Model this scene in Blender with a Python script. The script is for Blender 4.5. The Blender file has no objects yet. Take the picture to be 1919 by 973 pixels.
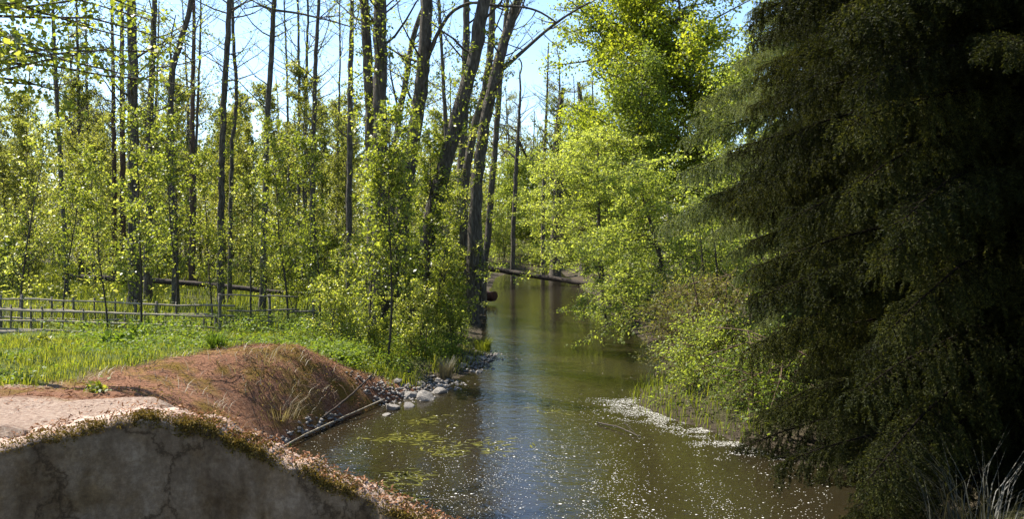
import bpy, math, random
import numpy as np
from mathutils import Vector, Matrix

# ------------------------------------------------------------------ camera, sky, sun, exposure
scene = bpy.context.scene
COL = scene.collection
F, HX, HY, CAMZ = 1478.0, 959.5, 430.0, 3.0        # photo focal length / horizon in photo pixels, eye height (m)

cam_d = bpy.data.cameras.new('camera')
cam = bpy.data.objects.new('camera', cam_d)
COL.objects.link(cam)
cam.location = (0, 0, CAMZ)
cam.rotation_euler = (math.radians(90), 0, 0)
cam_d.sensor_fit = 'HORIZONTAL'
cam_d.sensor_width = 36.0
cam_d.lens = 36.0 * F / 1919.0
cam_d.shift_y = -(486.5 - HY) / 1919.0
cam_d.clip_start = 0.05
cam_d.clip_end = 2000
scene.camera = cam

SUN_EL, SUN_AZ = math.radians(54), math.radians(-60)   # azimuth from +Y, negative = to the left
world = bpy.data.worlds.new('World')
scene.world = world
world.use_nodes = True
wn = world.node_tree
bg = wn.nodes['Background']
sky = wn.nodes.new('ShaderNodeTexSky')
sky.sky_type = 'NISHITA'
sky.sun_disc = False
sky.sun_elevation = SUN_EL
sky.sun_rotation = SUN_AZ
sky.air_density = 1.0
sky.dust_density = 0.3
sky.ozone_density = 3.5
wn.links.new(sky.outputs[0], bg.inputs[0])
bg.inputs[1].default_value = 0.11

sun_d = bpy.data.lights.new('sun', 'SUN')
sun_d.energy = 5.0
sun_d.angle = math.radians(0.53)
sun_d.color = (1.0, 0.95, 0.86)
sun = bpy.data.objects.new('sun', sun_d)
COL.objects.link(sun)
sdir = Vector((math.sin(SUN_AZ) * math.cos(SUN_EL), math.cos(SUN_AZ) * math.cos(SUN_EL), math.sin(SUN_EL)))
sun.rotation_euler = sdir.to_track_quat('Z', 'Y').to_euler()
sun.location = (-10, 10, 40)

vs = scene.view_settings
vs.view_transform = 'Standard'
vs.look = 'None'
vs.gamma = 1.0
vs.use_curve_mapping = False
vs.exposure = 1.5

# ------------------------------------------------------------------ helpers
R = np.random.default_rng(7)


def px(x, y, d):
    """Point at depth d seen at photo pixel (x, y)."""
    return np.array(((x - HX) * d / F, d, CAMZ + (HY - y) * d / F))


def gx(x, d):
    return (x - HX) * d / F


def smooth(a, b, x):
    t = np.clip((x - a) / (b - a), 0, 1)
    return t * t * (3 - 2 * t)


def _hash(i, j, s):
    v = np.sin(i * 127.1 + j * 311.7 + s * 74.7) * 43758.5453
    return v - np.floor(v)


def vnoise(x, y, s=0):
    i, j = np.floor(x), np.floor(y)
    u, v = x - i, y - j
    u, v = u * u * (3 - 2 * u), v * v * (3 - 2 * v)
    return ((_hash(i, j, s) * (1 - u) + _hash(i + 1, j, s) * u) * (1 - v)
            + (_hash(i, j + 1, s) * (1 - u) + _hash(i + 1, j + 1, s) * u) * v)


def fbm(x, y, s=0, o=4):
    r, a, t = 0, 0.5, 0
    for k in range(o):
        r = r + a * vnoise(x * 2 ** k, y * 2 ** k, s + k)
        t += a
        a *= .5
    return r / t


def unit(v):
    return v / (np.linalg.norm(v, axis=-1, keepdims=True) + 1e-9)


def link(name, me, mats, parent=None, smooth_shade=False):
    if not isinstance(mats, (list, tuple)):
        mats = [mats]
    for m in mats:
        me.materials.append(m)
    if smooth_shade:
        me.polygons.foreach_set('use_smooth', np.ones(len(me.polygons), dtype=bool))
    o = bpy.data.objects.new(name, me)
    COL.objects.link(o)
    o.parent = parent
    return o


def np_mesh(name, verts, faces, mat_idx=None):
    """faces: (n, k) int array with constant k."""
    verts = np.asarray(verts, dtype=np.float32)
    faces = np.asarray(faces, dtype=np.int32)
    me = bpy.data.meshes.new(name)
    me.vertices.add(len(verts))
    me.vertices.foreach_set('co', verts.ravel())
    n, k = faces.shape
    me.loops.add(n * k)
    me.loops.foreach_set('vertex_index', faces.ravel())
    me.polygons.add(n)
    me.polygons.foreach_set('loop_start', np.arange(0, n * k, k, dtype=np.int32))
    me.polygons.foreach_set('loop_total', np.full(n, k, dtype=np.int32))
    if mat_idx is not None:
        me.polygons.foreach_set('material_index', np.asarray(mat_idx, dtype=np.int32))
    me.update(calc_edges=True)
    return me


class Wood:
    """Collects tapered tubes (all quads)."""
    def __init__(self):
        self.v, self.f, self.n = [], [], 0

    def tube(self, pts, rad, sides=6, rough=0.0, cap=False):
        pts = np.asarray(pts, float)
        rad = np.asarray(rad, float)
        n = len(pts)
        t = unit(np.gradient(pts, axis=0))
        ref = np.array((0, 0, 1.0)) if abs(t[0][2]) < .8 else np.array((1.0, 0, 0))
        s = unit(np.cross(t, ref))
        b = np.cross(t, s)
        a = np.linspace(0, 2 * np.pi, sides, endpoint=False)
        rr = rad[:, None] * np.ones(sides)[None]
        if rough:
            rr = rr * (1 + rough * R.normal(size=(n, sides)))
        ring = pts[:, None] + rr[..., None] * (np.cos(a)[None, :, None] * s[:, None] + np.sin(a)[None, :, None] * b[:, None])
        v = ring.reshape(-1, 3)
        i = np.arange(n - 1)[:, None] * sides
        k = np.arange(sides)[None]
        k2 = (k + 1) % sides
        f = np.stack([i + k, i + k2, i + sides + k2, i + sides + k], -1).reshape(-1, 4)
        self.v.append(v)
        self.f.append(f + self.n)
        self.n += len(v)
        if cap:
            for e, c in ((0, pts[0]), ((n - 1) * sides, pts[-1])):
                base = self.n
                self.v.append(np.array([c]))
                self.n += 1
                kk = np.arange(0, sides, 2)
                idx = self.n - sides * n - 1 if e == 0 else None
                off = base - sides * n - (0 if e == 0 else 1) + e
                self.f.append(np.stack([np.full(len(kk), base), off + kk, off + (kk + 1) % sides, off + (kk + 2) % sides], -1))

    def mesh(self, name):
        return np_mesh(name, np.concatenate(self.v), np.concatenate(self.f))


class Leaves:
    def __init__(self):
        self.c, self.a, self.n, self.l = [], [], [], []

    def add(self, c, a, n, l):
        self.c.append(c), self.a.append(a), self.n.append(n), self.l.append(l)

    def mesh(self, name, aspect=.62, fold=.10):
        return leaf_mesh(name, np.concatenate(self.c), np.concatenate(self.a), np.concatenate(self.n),
                         np.concatenate(self.l), aspect, fold)


def leaf_mesh(name, C, A, N, L, aspect=.62, fold=.1):
    A = unit(A)
    S = unit(np.cross(A, N))
    N = np.cross(S, A)
    L = L[:, None]
    W = L * aspect * .5
    v = np.stack([C, C + A * L * .42 + S * W + N * L * fold, C + A * L, C + A * L * .42 - S * W + N * L * fold], 1)
    f = np.arange(len(C) * 4).reshape(-1, 4)
    return np_mesh(name, v.reshape(-1, 3), f)


def blade_mesh(name, P, D, H, W, bend=.35):
    """Grass blades: a bent strip of a quad and a tip, given as two quads."""
    n = len(P)
    side = unit(np.stack([-D[:, 1], D[:, 0], np.zeros(n)], 1))
    up = np.array((0, 0, 1.0))
    H = H[:, None]
    W = W[:, None]
    m = P + up * H * .6 + D * H * bend * .3
    t = P + up * H * .95 + D * H * bend
    v = np.stack([P - side * W, P + side * W, m + side * W * .7, m - side * W * .7, t + side * W * .12, t - side * W * .12], 1).reshape(-1, 3)
    b = np.arange(n)[:, None] * 6
    f = np.concatenate([b + np.array([[0, 1, 2, 3]]), b + np.array([[3, 2, 4, 5]])])
    return np_mesh(name, v, f)


def tag(o, label=None, cat=None, group=None, kind=None):
    if label: o['label'] = label
    if cat: o['category'] = cat
    if group: o['group'] = group
    if kind: o['kind'] = kind
    return o


def empty(name, loc=(0, 0, 0), rz=0.0, s=1.0):
    o = bpy.data.objects.new(name, None)
    o.empty_display_size = .2
    COL.objects.link(o)
    o.location = loc
    o.rotation_euler = (0, 0, rz)
    o.scale = (s, s, s)
    return o


def copy_tree(src, loc, rz, s):
    c = src.copy()
    COL.objects.link(c)
    c.location = loc
    c.rotation_euler = (0, 0, rz)
    c.scale = s if hasattr(s, '__len__') else (s, s, s)
    for ch in src.children:
        k = ch.copy()
        COL.objects.link(k)
        k.parent = c
    return c


# ------------------------------------------------------------------ materials
def lin(r, g, b):
    f = lambda c: c / 12.92 if c <= .04045 else ((c + .055) / 1.055) ** 2.4
    return (f(r / 255), f(g / 255), f(b / 255), 1)


def new_mat(name):
    m = bpy.data.materials.new(name)
    m.use_nodes = True
    nt = m.node_tree
    nt.nodes.remove(nt.nodes['Principled BSDF'])
    return m, nt, nt.nodes['Material Output']


def ramp(nt, stops, src=None):
    n = nt.nodes.new('ShaderNodeValToRGB')
    e = n.color_ramp.elements
    while len(e) < len(stops):
        e.new(.5)
    for k, (p, c) in enumerate(stops):
        e[k].position = p
        e[k].color = c if len(c) == 4 else (*c, 1)
    if src is not None:
        nt.links.new(src, n.inputs[0])
    return n


def noise(nt, scale, detail=6, rough=.6, coord=None, stretch=None):
    n = nt.nodes.new('ShaderNodeTexNoise')
    n.inputs['Scale'].default_value = scale
    n.inputs['Detail'].default_value = detail
    n.inputs['Roughness'].default_value = rough
    tc = nt.nodes.new('ShaderNodeTexCoord')
    out = tc.outputs['Object']
    if stretch:
        mp = nt.nodes.new('ShaderNodeMapping')
        mp.inputs['Scale'].default_value = stretch
        nt.links.new(out, mp.inputs[0])
        out = mp.outputs[0]
    nt.links.new(out, n.inputs['Vector'])
    return n


def leaf_mat(name, stops, trans=.45, rough=.5, spec=.25, tboost=1.5):
    m, nt, out = new_mat(name)
    g = nt.nodes.new('ShaderNodeNewGeometry')
    oi = nt.nodes.new('ShaderNodeObjectInfo')
    ad = nt.nodes.new('ShaderNodeMath')
    ad.operation = 'MULTIPLY_ADD'
    nt.links.new(oi.outputs['Random'], ad.inputs[0])
    ad.inputs[1].default_value = .35
    sc = nt.nodes.new('ShaderNodeMath')
    sc.operation = 'MULTIPLY'
    nt.links.new(g.outputs['Random Per Island'], sc.inputs[0])
    sc.inputs[1].default_value = .65
    nt.links.new(sc.outputs[0], ad.inputs[2])
    r = ramp(nt, stops, ad.outputs[0])
    p = nt.nodes.new('ShaderNodeBsdfPrincipled')
    p.inputs['Roughness'].default_value = rough
    p.inputs['Specular IOR Level'].default_value = spec
    nt.links.new(r.outputs[0], p.inputs['Base Color'])
    t = nt.nodes.new('ShaderNodeBsdfTranslucent')
    mul = nt.nodes.new('ShaderNodeMix')
    mul.data_type = 'RGBA'
    mul.blend_type = 'MULTIPLY'
    mul.inputs[0].default_value = 1
    nt.links.new(r.outputs[0], mul.inputs[6])
    mul.inputs[7].default_value = (tboost * 1.05, tboost, tboost * .45, 1)
    nt.links.new(mul.outputs[2], t.inputs[0])
    mx = nt.nodes.new('ShaderNodeMixShader')
    mx.inputs[0].default_value = trans
    nt.links.new(p.outputs[0], mx.inputs[1])
    nt.links.new(t.outputs[0], mx.inputs[2])
    nt.links.new(mx.outputs[0], out.inputs[0])
    return m


def rough_mat(name, stops, scale=8, stretch=None, rough=.9, bump=.4, bscale=None, bdist=.02, spec=.25, detail=6):
    m, nt, out = new_mat(name)
    n = noise(nt, scale, detail, .65, stretch=stretch)
    r = ramp(nt, stops, n.outputs[0])
    p = nt.nodes.new('ShaderNodeBsdfPrincipled')
    p.inputs['Roughness'].default_value = rough
    p.inputs['Specular IOR Level'].default_value = spec
    nt.links.new(r.outputs[0], p.inputs['Base Color'])
    n2 = noise(nt, bscale or scale * 3, 8, .7, stretch=stretch)
    b = nt.nodes.new('ShaderNodeBump')
    b.inputs['Strength'].default_value = bump
    b.inputs['Distance'].default_value = bdist
    nt.links.new(n2.outputs[0], b.inputs['Height'])
    nt.links.new(b.outputs[0], p.inputs['Normal'])
    nt.links.new(p.outputs[0], out.inputs[0])
    return m


BARK = rough_mat('alder_bark', [(.3, (.026, .02, .014)), (.52, (.10, .082, .06)), (.72, (.20, .175, .135))], 7, (3, 3, .6), bump=1.0, bdist=.07)
BARK_P = rough_mat('pine_bark', [(.3, (.03, .02, .014)), (.55, (.10, .062, .04)), (.75, (.16, .10, .066))], 5, (3, 3, .8), bump=.9, bdist=.03)
TWIG = rough_mat('twig_bark', [(.3, (.025, .019, .014)), (.7, (.085, .07, .052))], 20, bump=.2)
TWIG_R = rough_mat('reddish_twig_bark', [(.3, (.05, .028, .018)), (.7, (.17, .11, .075))], 20, bump=.2)
TWIG_PALE = rough_mat('bleached_twig', [(.3, (.16, .13, .10)), (.7, (.42, .37, .30))], 20, bump=.2)
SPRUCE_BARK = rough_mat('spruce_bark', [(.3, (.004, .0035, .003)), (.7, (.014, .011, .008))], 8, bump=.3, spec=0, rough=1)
LOGM = rough_mat('wet_log', [(.3, (.012, .009, .007)), (.6, (.05, .036, .026)), (.8, (.12, .095, .07))], 6, (1, 1, 1), bump=.8)
LOGR = rough_mat('red_brown_log', [(.3, (.02, .010, .007)), (.6, (.075, .032, .02)), (.8, (.14, .07, .045))], 6, bump=.8)
WOODG = rough_mat('weathered_wood', [(.3, (.13, .105, .07)), (.55, (.27, .23, .165)), (.75, (.43, .38, .29))], 7, (1, 4, 4), bump=.5)
WOODD = rough_mat('old_dark_wood', [(.3, (.06, .05, .038)), (.6, (.15, .13, .10)), (.8, (.26, .23, .18))], 7, (1, 4, 4), bump=.5)
STONE = rough_mat('bank_stone', [(.3, (.07, .063, .055)), (.5, (.18, .16, .138)), (.75, (.34, .31, .275))], 9, bump=.6, bdist=.02)
STONE_D = rough_mat('damp_stone', [(.3, (.08, .072, .062)), (.6, (.20, .18, .16)), (.8, (.3, .28, .25))], 9, bump=.6, bdist=.02)

Y1 = leaf_mat('alder_leaf', [(0, (.065, .085, .014)), (.5, (.12, .148, .024)), (.82, (.20, .21, .05)), (1, (.42, .42, .25))], .55, spec=.35, rough=.4, tboost=2.4)
Y2 = leaf_mat('thicket_leaf', [(0, (.075, .085, .02)), (.5, (.135, .148, .034)), (1, (.24, .235, .085))], .55, tboost=2.4)
Y3 = leaf_mat('maple_leaf', [(0, (.09, .125, .014)), (.5, (.15, .18, .02)), (1, (.22, .225, .028))], .55, tboost=2.4)
G1 = leaf_mat('hazel_leaf', [(0, (.09, .12, .024)), (.5, (.16, .195, .042)), (1, (.27, .29, .09))], .55, tboost=2.4)
G2 = leaf_mat('green_leaf', [(0, (.06, .088, .016)), (.5, (.105, .14, .024)), (1, (.18, .205, .045))], .5, tboost=2.3)
G3 = leaf_mat('willow_leaf', [(0, (.08, .085, .022)), (.5, (.14, .14, .035)), (1, (.21, .19, .06))], .42, tboost=1.7)
HERB = leaf_mat('herb_leaf', [(0, (.04, .075, .012)), (.5, (.085, .13, .018)), (1, (.16, .20, .03))], .45, spec=.15, tboost=1.9)
GRASS = leaf_mat('grass_blade', [(0, (.065, .085, .012)), (.5, (.125, .145, .018)), (.85, (.21, .215, .035)), (1, (.32, .27, .12))], .45, tboost=1.9)
GRASSM = leaf_mat('meadow_blade', [(0, (.08, .11, .016)), (.5, (.14, .165, .02)), (1, (.21, .21, .05))], .42, tboost=1.7)
DRY = leaf_mat('dry_stem', [(0, (.14, .11, .06)), (.5, (.26, .21, .13)), (1, (.42, .36, .25))], .25, tboost=1.2)
DRYD = leaf_mat('old_dry_stem', [(0, (.05, .045, .035)), (.5, (.10, .09, .065)), (1, (.2, .18, .13))], .2, tboost=1.2)
MOSS2 = leaf_mat('golden_moss', [(0, (.09, .07, .012)), (.6, (.2, .14, .02)), (1, (.22, .22, .04))], .3, rough=.8, spec=.1, tboost=1.4)
DRYDD = leaf_mat('withered_stem', [(0, (.02, .02, .012)), (.6, (.045, .042, .026)), (1, (.13, .115, .08))], .2, tboost=1.2)
LITTER = leaf_mat('dead_needle', [(0, (.07, .03, .016)), (.45, (.19, .082, .04)), (.8, (.32, .16, .08)), (1, (.44, .30, .19))], .12, rough=.7, spec=.1, tboost=1)
MOSS = leaf_mat('moss_tuft', [(0, (.05, .035, .010)), (.5, (.12, .08, .018)), (1, (.21, .15, .04))], .25, rough=.8, spec=.1, tboost=1.3)
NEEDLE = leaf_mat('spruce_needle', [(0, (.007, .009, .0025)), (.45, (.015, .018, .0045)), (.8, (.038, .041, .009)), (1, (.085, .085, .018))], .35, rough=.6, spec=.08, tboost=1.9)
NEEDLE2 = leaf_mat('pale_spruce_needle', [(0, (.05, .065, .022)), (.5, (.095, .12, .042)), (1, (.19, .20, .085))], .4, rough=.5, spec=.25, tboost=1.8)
FAR = leaf_mat('far_leaf', [(0, (.075, .085, .028)), (.5, (.135, .14, .05)), (1, (.2, .195, .09))], .55, tboost=2.3)
PINEL = leaf_mat('pine_needle', [(0, (.03, .05, .025)), (1, (.07, .09, .05))], .3, tboost=1.3)
m, nt, out = new_mat('white_fluff')
p = nt.nodes.new('ShaderNodeBsdfPrincipled')
p.inputs['Base Color'].default_value = (.42, .40, .35, 1)
p.inputs['Roughness'].default_value = .8
nt.links.new(p.outputs[0], out.inputs[0])
FLUFF = m
ALGAE = leaf_mat('water_weed', [(0, (.06, .06, .008)), (.5, (.11, .105, .012)), (1, (.18, .16, .02))], .2, rough=.4, tboost=1.2)


# ground
def ground_mat():
    m, nt, out = new_mat('forest_ground')
    at = nt.nodes.new('ShaderNodeVertexColor')
    at.layer_name = 'cover'
    sp = nt.nodes.new('ShaderNodeSeparateColor')
    nt.links.new(at.outputs[0], sp.inputs[0])
    n1 = noise(nt, 3.0, 10, .7)
    n2 = noise(nt, 30, 10, .75)
    soil = ramp(nt, [(.3, (.022, .016, .010)), (.55, (.055, .042, .026)), (.75, (.10, .078, .05))], n2.outputs[0])
    grass = ramp(nt, [(.3, (.045, .06, .012)), (.55, (.085, .105, .018)), (.75, (.14, .14, .04))], n1.outputs[0])
    litter = ramp(nt, [(.28, (.05, .023, .014)), (.46, (.19, .085, .044)), (.62, (.30, .155, .085)), (.76, (.40, .28, .2))], n2.outputs[0])
    sand = ramp(nt, [(.3, (.12, .07, .045)), (.44, (.29, .195, .14)), (.58, (.43, .32, .24)), (.72, (.56, .46, .37))], n2.outputs[0])
    moss = ramp(nt, [(.3, (.10, .055, .010)), (.6, (.20, .12, .02))], n2.outputs[0])

    def mix(a, b, fac):
        x = nt.nodes.new('ShaderNodeMix')
        x.data_type = 'RGBA'
        nt.links.new(fac, x.inputs[0])
        nt.links.new(a, x.inputs[6])
        nt.links.new(b, x.inputs[7])
        return x.outputs[2]
    c = mix(soil.outputs[0], grass.outputs[0], sp.outputs[1])
    mfac = ramp(nt, [(.47, (0, 0, 0)), (.6, (1, 1, 1))], noise(nt, 1.7, 6, .6).outputs[0])
    lm = mix(litter.outputs[0], moss.outputs[0], mfac.outputs[0])
    c = mix(c, lm, sp.outputs[0])
    c = mix(c, sand.outputs[0], sp.outputs[2])
    p = nt.nodes.new('ShaderNodeBsdfPrincipled')
    p.inputs['Roughness'].default_value = .95
    p.inputs['Specular IOR Level'].default_value = .15
    nt.links.new(c, p.inputs['Base Color'])
    b = nt.nodes.new('ShaderNodeBump')
    b.inputs['Strength'].default_value = 1.0
    b.inputs['Distance'].default_value = .07
    nt.links.new(noise(nt, 14, 10, .75).outputs[0], b.inputs['Height'])
    nt.links.new(b.outputs[0], p.inputs['Normal'])
    nt.links.new(p.outputs[0], out.inputs[0])
    return m


def water_mat():
    m, nt, out = new_mat('stream_water')
    b = nt.nodes.new('ShaderNodeBump')
    b.inputs['Strength'].default_value = .38
    b.inputs['Distance'].default_value = .03
    n1 = noise(nt, 3.2, 4, .55, stretch=(1.0, 1.5, 1))
    n2 = noise(nt, 15, 3, .5, stretch=(.8, 1.6, 1))
    ad = nt.nodes.new('ShaderNodeMath')
    ad.operation = 'MULTIPLY_ADD'
    nt.links.new(n2.outputs[0], ad.inputs[0])
    ad.inputs[1].default_value = .22
    nt.links.new(n1.outputs[0], ad.inputs[2])
    nt.links.new(ad.outputs[0], b.inputs['Height'])
    fr = nt.nodes.new('ShaderNodeFresnel')
    fr.inputs[0].default_value = 1.45
    nt.links.new(b.outputs[0], fr.inputs['Normal'])
    gl = nt.nodes.new('ShaderNodeBsdfGlossy')
    gl.inputs['Roughness'].default_value = .03
    nt.links.new(b.outputs[0], gl.inputs['Normal'])
    tr = nt.nodes.new('ShaderNodeBsdfTransparent')
    tr.inputs[0].default_value = (.42, .34, .17, 1)
    df = nt.nodes.new('ShaderNodeBsdfDiffuse')
    df.inputs[0].default_value = (.034, .027, .014, 1)
    body = nt.nodes.new('ShaderNodeMixShader')
    body.inputs[0].default_value = .45
    nt.links.new(tr.outputs[0], body.inputs[1])
    nt.links.new(df.outputs[0], body.inputs[2])
    mx = nt.nodes.new('ShaderNodeMixShader')
    nt.links.new(fr.outputs[0], mx.inputs[0])
    nt.links.new(body.outputs[0], mx.inputs[1])
    nt.links.new(gl.outputs[0], mx.inputs[2])
    nt.links.new(mx.outputs[0], out.inputs[0])
    return m


def wall_mat():
    m, nt, out = new_mat('old_concrete')
    big = noise(nt, 1.6, 6, .6)
    fine = noise(nt, 26, 10, .75)
    streak = noise(nt, 5, 6, .6, stretch=(.9, .9, .3))
    base = ramp(nt, [(.3, (.13, .094, .064)), (.5, (.21, .16, .115)), (.7, (.31, .245, .18))], fine.outputs[0])
    st = ramp(nt, [(.33, (.42, .38, .32)), (.7, (1, 1, 1))], streak.outputs[0])
    bl = ramp(nt, [(.35, (.65, .6, .52)), (.65, (1.1, 1.05, .98))], big.outputs[0])
    a = nt.nodes.new('ShaderNodeMix')
    a.data_type = 'RGBA'
    a.blend_type = 'MULTIPLY'
    a.inputs[0].default_value = 1
    nt.links.new(base.outputs[0], a.inputs[6])
    nt.links.new(st.outputs[0], a.inputs[7])
    c = nt.nodes.new('ShaderNodeMix')
    c.data_type = 'RGBA'
    c.blend_type = 'MULTIPLY'
    c.inputs[0].default_value = 1
    nt.links.new(a.outputs[2], c.inputs[6])
    nt.links.new(bl.outputs[0], c.inputs[7])
    # hairline cracks and shutter-board lines
    vor = nt.nodes.new('ShaderNodeTexVoronoi')
    vor.feature = 'DISTANCE_TO_EDGE'
    vor.inputs['Scale'].default_value = 1.1
    wv = noise(nt, 3.0, 6, .7)
    tcw = nt.nodes.new('ShaderNodeTexCoord')
    vm = nt.nodes.new('ShaderNodeVectorMath')
    vm.operation = 'MULTIPLY_ADD'
    nt.links.new(wv.outputs[1], vm.inputs[0])
    vm.inputs[1].default_value = (.5, .5, .5)
    nt.links.new(tcw.outputs['Object'], vm.inputs[2])
    nt.links.new(vm.outputs[0], vor.inputs['Vector'])
    cr = ramp(nt, [(0, (.25, .22, .18)), (.012, (.6, .57, .5)), (.03, (1, 1, 1))], vor.outputs['Distance'])
    c2 = nt.nodes.new('ShaderNodeMix')
    c2.data_type = 'RGBA'
    c2.blend_type = 'MULTIPLY'
    c2.inputs[0].default_value = .8
    nt.links.new(c.outputs[2], c2.inputs[6])
    nt.links.new(cr.outputs[0], c2.inputs[7])
    stn = ramp(nt, [(.46, (1, 1, 1)), (.64, (.72, .64, .48))], noise(nt, 2.6, 8, .7).outputs[0])
    c3 = nt.nodes.new('ShaderNodeMix')
    c3.data_type = 'RGBA'
    c3.blend_type = 'MULTIPLY'
    c3.inputs[0].default_value = 1
    nt.links.new(c2.outputs[2], c3.inputs[6])
    nt.links.new(stn.outputs[0], c3.inputs[7])
    c = c3
    # sandy crust on top-facing surface
    sand = ramp(nt, [(.3, (.20, .13, .095)), (.5, (.36, .26, .20)), (.7, (.48, .38, .31))], fine.outputs[0])
    g = nt.nodes.new('ShaderNodeNewGeometry')
    sx = nt.nodes.new('ShaderNodeSeparateXYZ')
    nt.links.new(g.outputs['True Normal'], sx.inputs[0])
    tf = ramp(nt, [(.45, (0, 0, 0)), (.8, (1, 1, 1))], sx.outputs[2])
    d = nt.nodes.new('ShaderNodeMix')
    d.data_type = 'RGBA'
    nt.links.new(tf.outputs[0], d.inputs[0])
    nt.links.new(c.outputs[2], d.inputs[6])
    nt.links.new(sand.outputs[0], d.inputs[7])
    p = nt.nodes.new('ShaderNodeBsdfPrincipled')
    p.inputs['Roughness'].default_value = .92
    p.inputs['Specular IOR Level'].default_value = .2
    nt.links.new(d.outputs[2], p.inputs['Base Color'])
    b = nt.nodes.new('ShaderNodeBump')
    b.inputs['Strength'].default_value = .7
    b.inputs['Distance'].default_value = .02
    nt.links.new(noise(nt, 18, 10, .75).outputs[0], b.inputs['Height'])
    nt.links.new(b.outputs[0], p.inputs['Normal'])
    nt.links.new(p.outputs[0], out.inputs[0])
    return m


# ------------------------------------------------------------------ terrain
XLY = np.array([-40, 0, 4, 6, 8, 10.8, 12.3, 13.4, 14.8, 15.6, 17, 18.6, 20, 26, 34, 49, 58, 66, 120, 400.])
XLX = np.array([-1, -1, -1.0, -1.6, -2.5, -3.2, -2.67, -2.36, -1.3, -1.16, -.7, -.34, -.8, -.95, -1.1, -1.0, .4, 6, 20, 60.])
XRX_Y = np.array([-40, 3, 5.6, 7.2, 9, 10.6, 12, 13.4, 15, 18, 21, 27, 34, 46, 52, 58, 64, 120, 400.])
XRX = np.array([1.9, 1.9, 2.1, 4.2, 4.4, 3.4, 2.75, 2.1, 2.6, 3.4, 3.5, 3.5, 3.6, 3.6, 3.4, 3.6, 9, 26, 66.])


def XL(y):
    return np.interp(y, XLY, XLX) + .10 * (fbm(y * 1.3, y * 0 + 3.3, 5) - .5) * 2


def XR(y):
    return np.interp(y, XRX_Y, XRX) + .14 * (fbm(y * 1.1, y * 0 + 9.3, 6) - .5) * 2


def shore(x, y):
    return np.maximum(XL(y) - x, x - XR(y))


def height(x, y):
    x = np.asarray(x, float)
    y = np.asarray(y, float)
    xl, xr = XL(y), XR(y)
    left = x < (xl + xr) / 2
    s = np.where(left, xl - x, x - xr)
    # left bank crest and slope width
    HL = np.interp(y, [-40, 4, 5.6, 8, 9.5, 12.9, 14.3, 16, 20], [1.86, 1.86, 1.78, 1.30, 1.14, 1.07, .40, .28, .35])
    WL = np.interp(y, [-40, 4, 6, 8, 11, 12.9, 14.6, 17, 24], [.9, .9, 1.1, 1.6, 1.6, 1.1, 1.4, 1.6, 2.2])
    HR = np.interp(y, [-40, 3, 6, 9, 14, 30], [1.5, 1.4, .9, .5, .45, .55])
    WR = np.interp(y, [-40, 3, 30], [1.2, 1.2, 2.0])
    Hh = np.where(left, HL, HR)
    W = np.where(left, WL, WR)
    t = np.clip(s / W, 0, 1)
    prof = np.where(left & (y < 14.5), 1 - (1 - t) ** 1.7, t * t * (3 - 2 * t) * .6 + t * .4)
    land = Hh * prof
    # away from the water the left side levels out
    plate = np.interp(y, [-40, 4, 6, 9, 12, 15, 17.5, 40, 90, 400], [1.86, 1.86, 1.8, 1.35, 1.12, .85, .52, .62, 1.0, 4])
    far = smooth(1.5, 5.5, s)
    land = land * (1 - far) + np.where(left, plate, Hh + .01 * np.clip(s, 0, 200)) * far
    land = land + (fbm(x * .9, y * .9, 1) - .5) * .22 * smooth(0, 1.2, s) * np.where(y < 7, .35, 1) \
                + (fbm(x * 4, y * 4, 2) - .5) * .07 * smooth(0, .4, s)
    land = land + (fbm(x * .05, y * .05, 3) - .5) * 2.0 * smooth(60, 160, y)
    wy_ = np.interp(x, [-6, -2.82, -2.55, -2.1, -1.43, -.5, .2], [3.9, 4.35, 4.5, 4.75, 4.6, 4.3, 4.1]) + .16
    land = np.where((y < wy_) & left, np.minimum(land, -.3), land)
    bed = -.42 * smooth(0, 1.3, -s) - .03 + (fbm(x * 2, y * 2, 4) - .5) * .12
    return np.where(s > 0, land + .0, bed)


def litter_w(x, y):
    s = XL(y) - x
    n = (fbm(x * 1.1, y * 1.1, 11) - .5)
    edge = np.interp(y, [4, 6, 8, 10, 12, 13.5, 15], [3.2, 3.2, 2.9, 2.3, 1.9, 1.7, .2]) + 1.4 * n
    return smooth(.25, -.25, s - edge) * (s > -.2) * smooth(15.2, 14.2, y)


def sand_w(x, y):
    n = (fbm(x * 1.4, y * 1.4, 21) - .5)
    s = XL(y) - x
    a = smooth(6.5, 5.9, y + 1.2 * n) * (s > .4)
    edge = np.interp(y, [4, 6, 8, 10, 12, 13.5, 15], [3.2, 3.2, 2.9, 2.3, 1.9, 1.7, .2]) + 1.4 * (fbm(x * 1.1, y * 1.1, 11) - .5)
    b = np.exp(-((s - edge) / .32) ** 2) * smooth(9.5, 8.5, y) * .8
    return np.clip(a + b, 0, 1)


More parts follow.
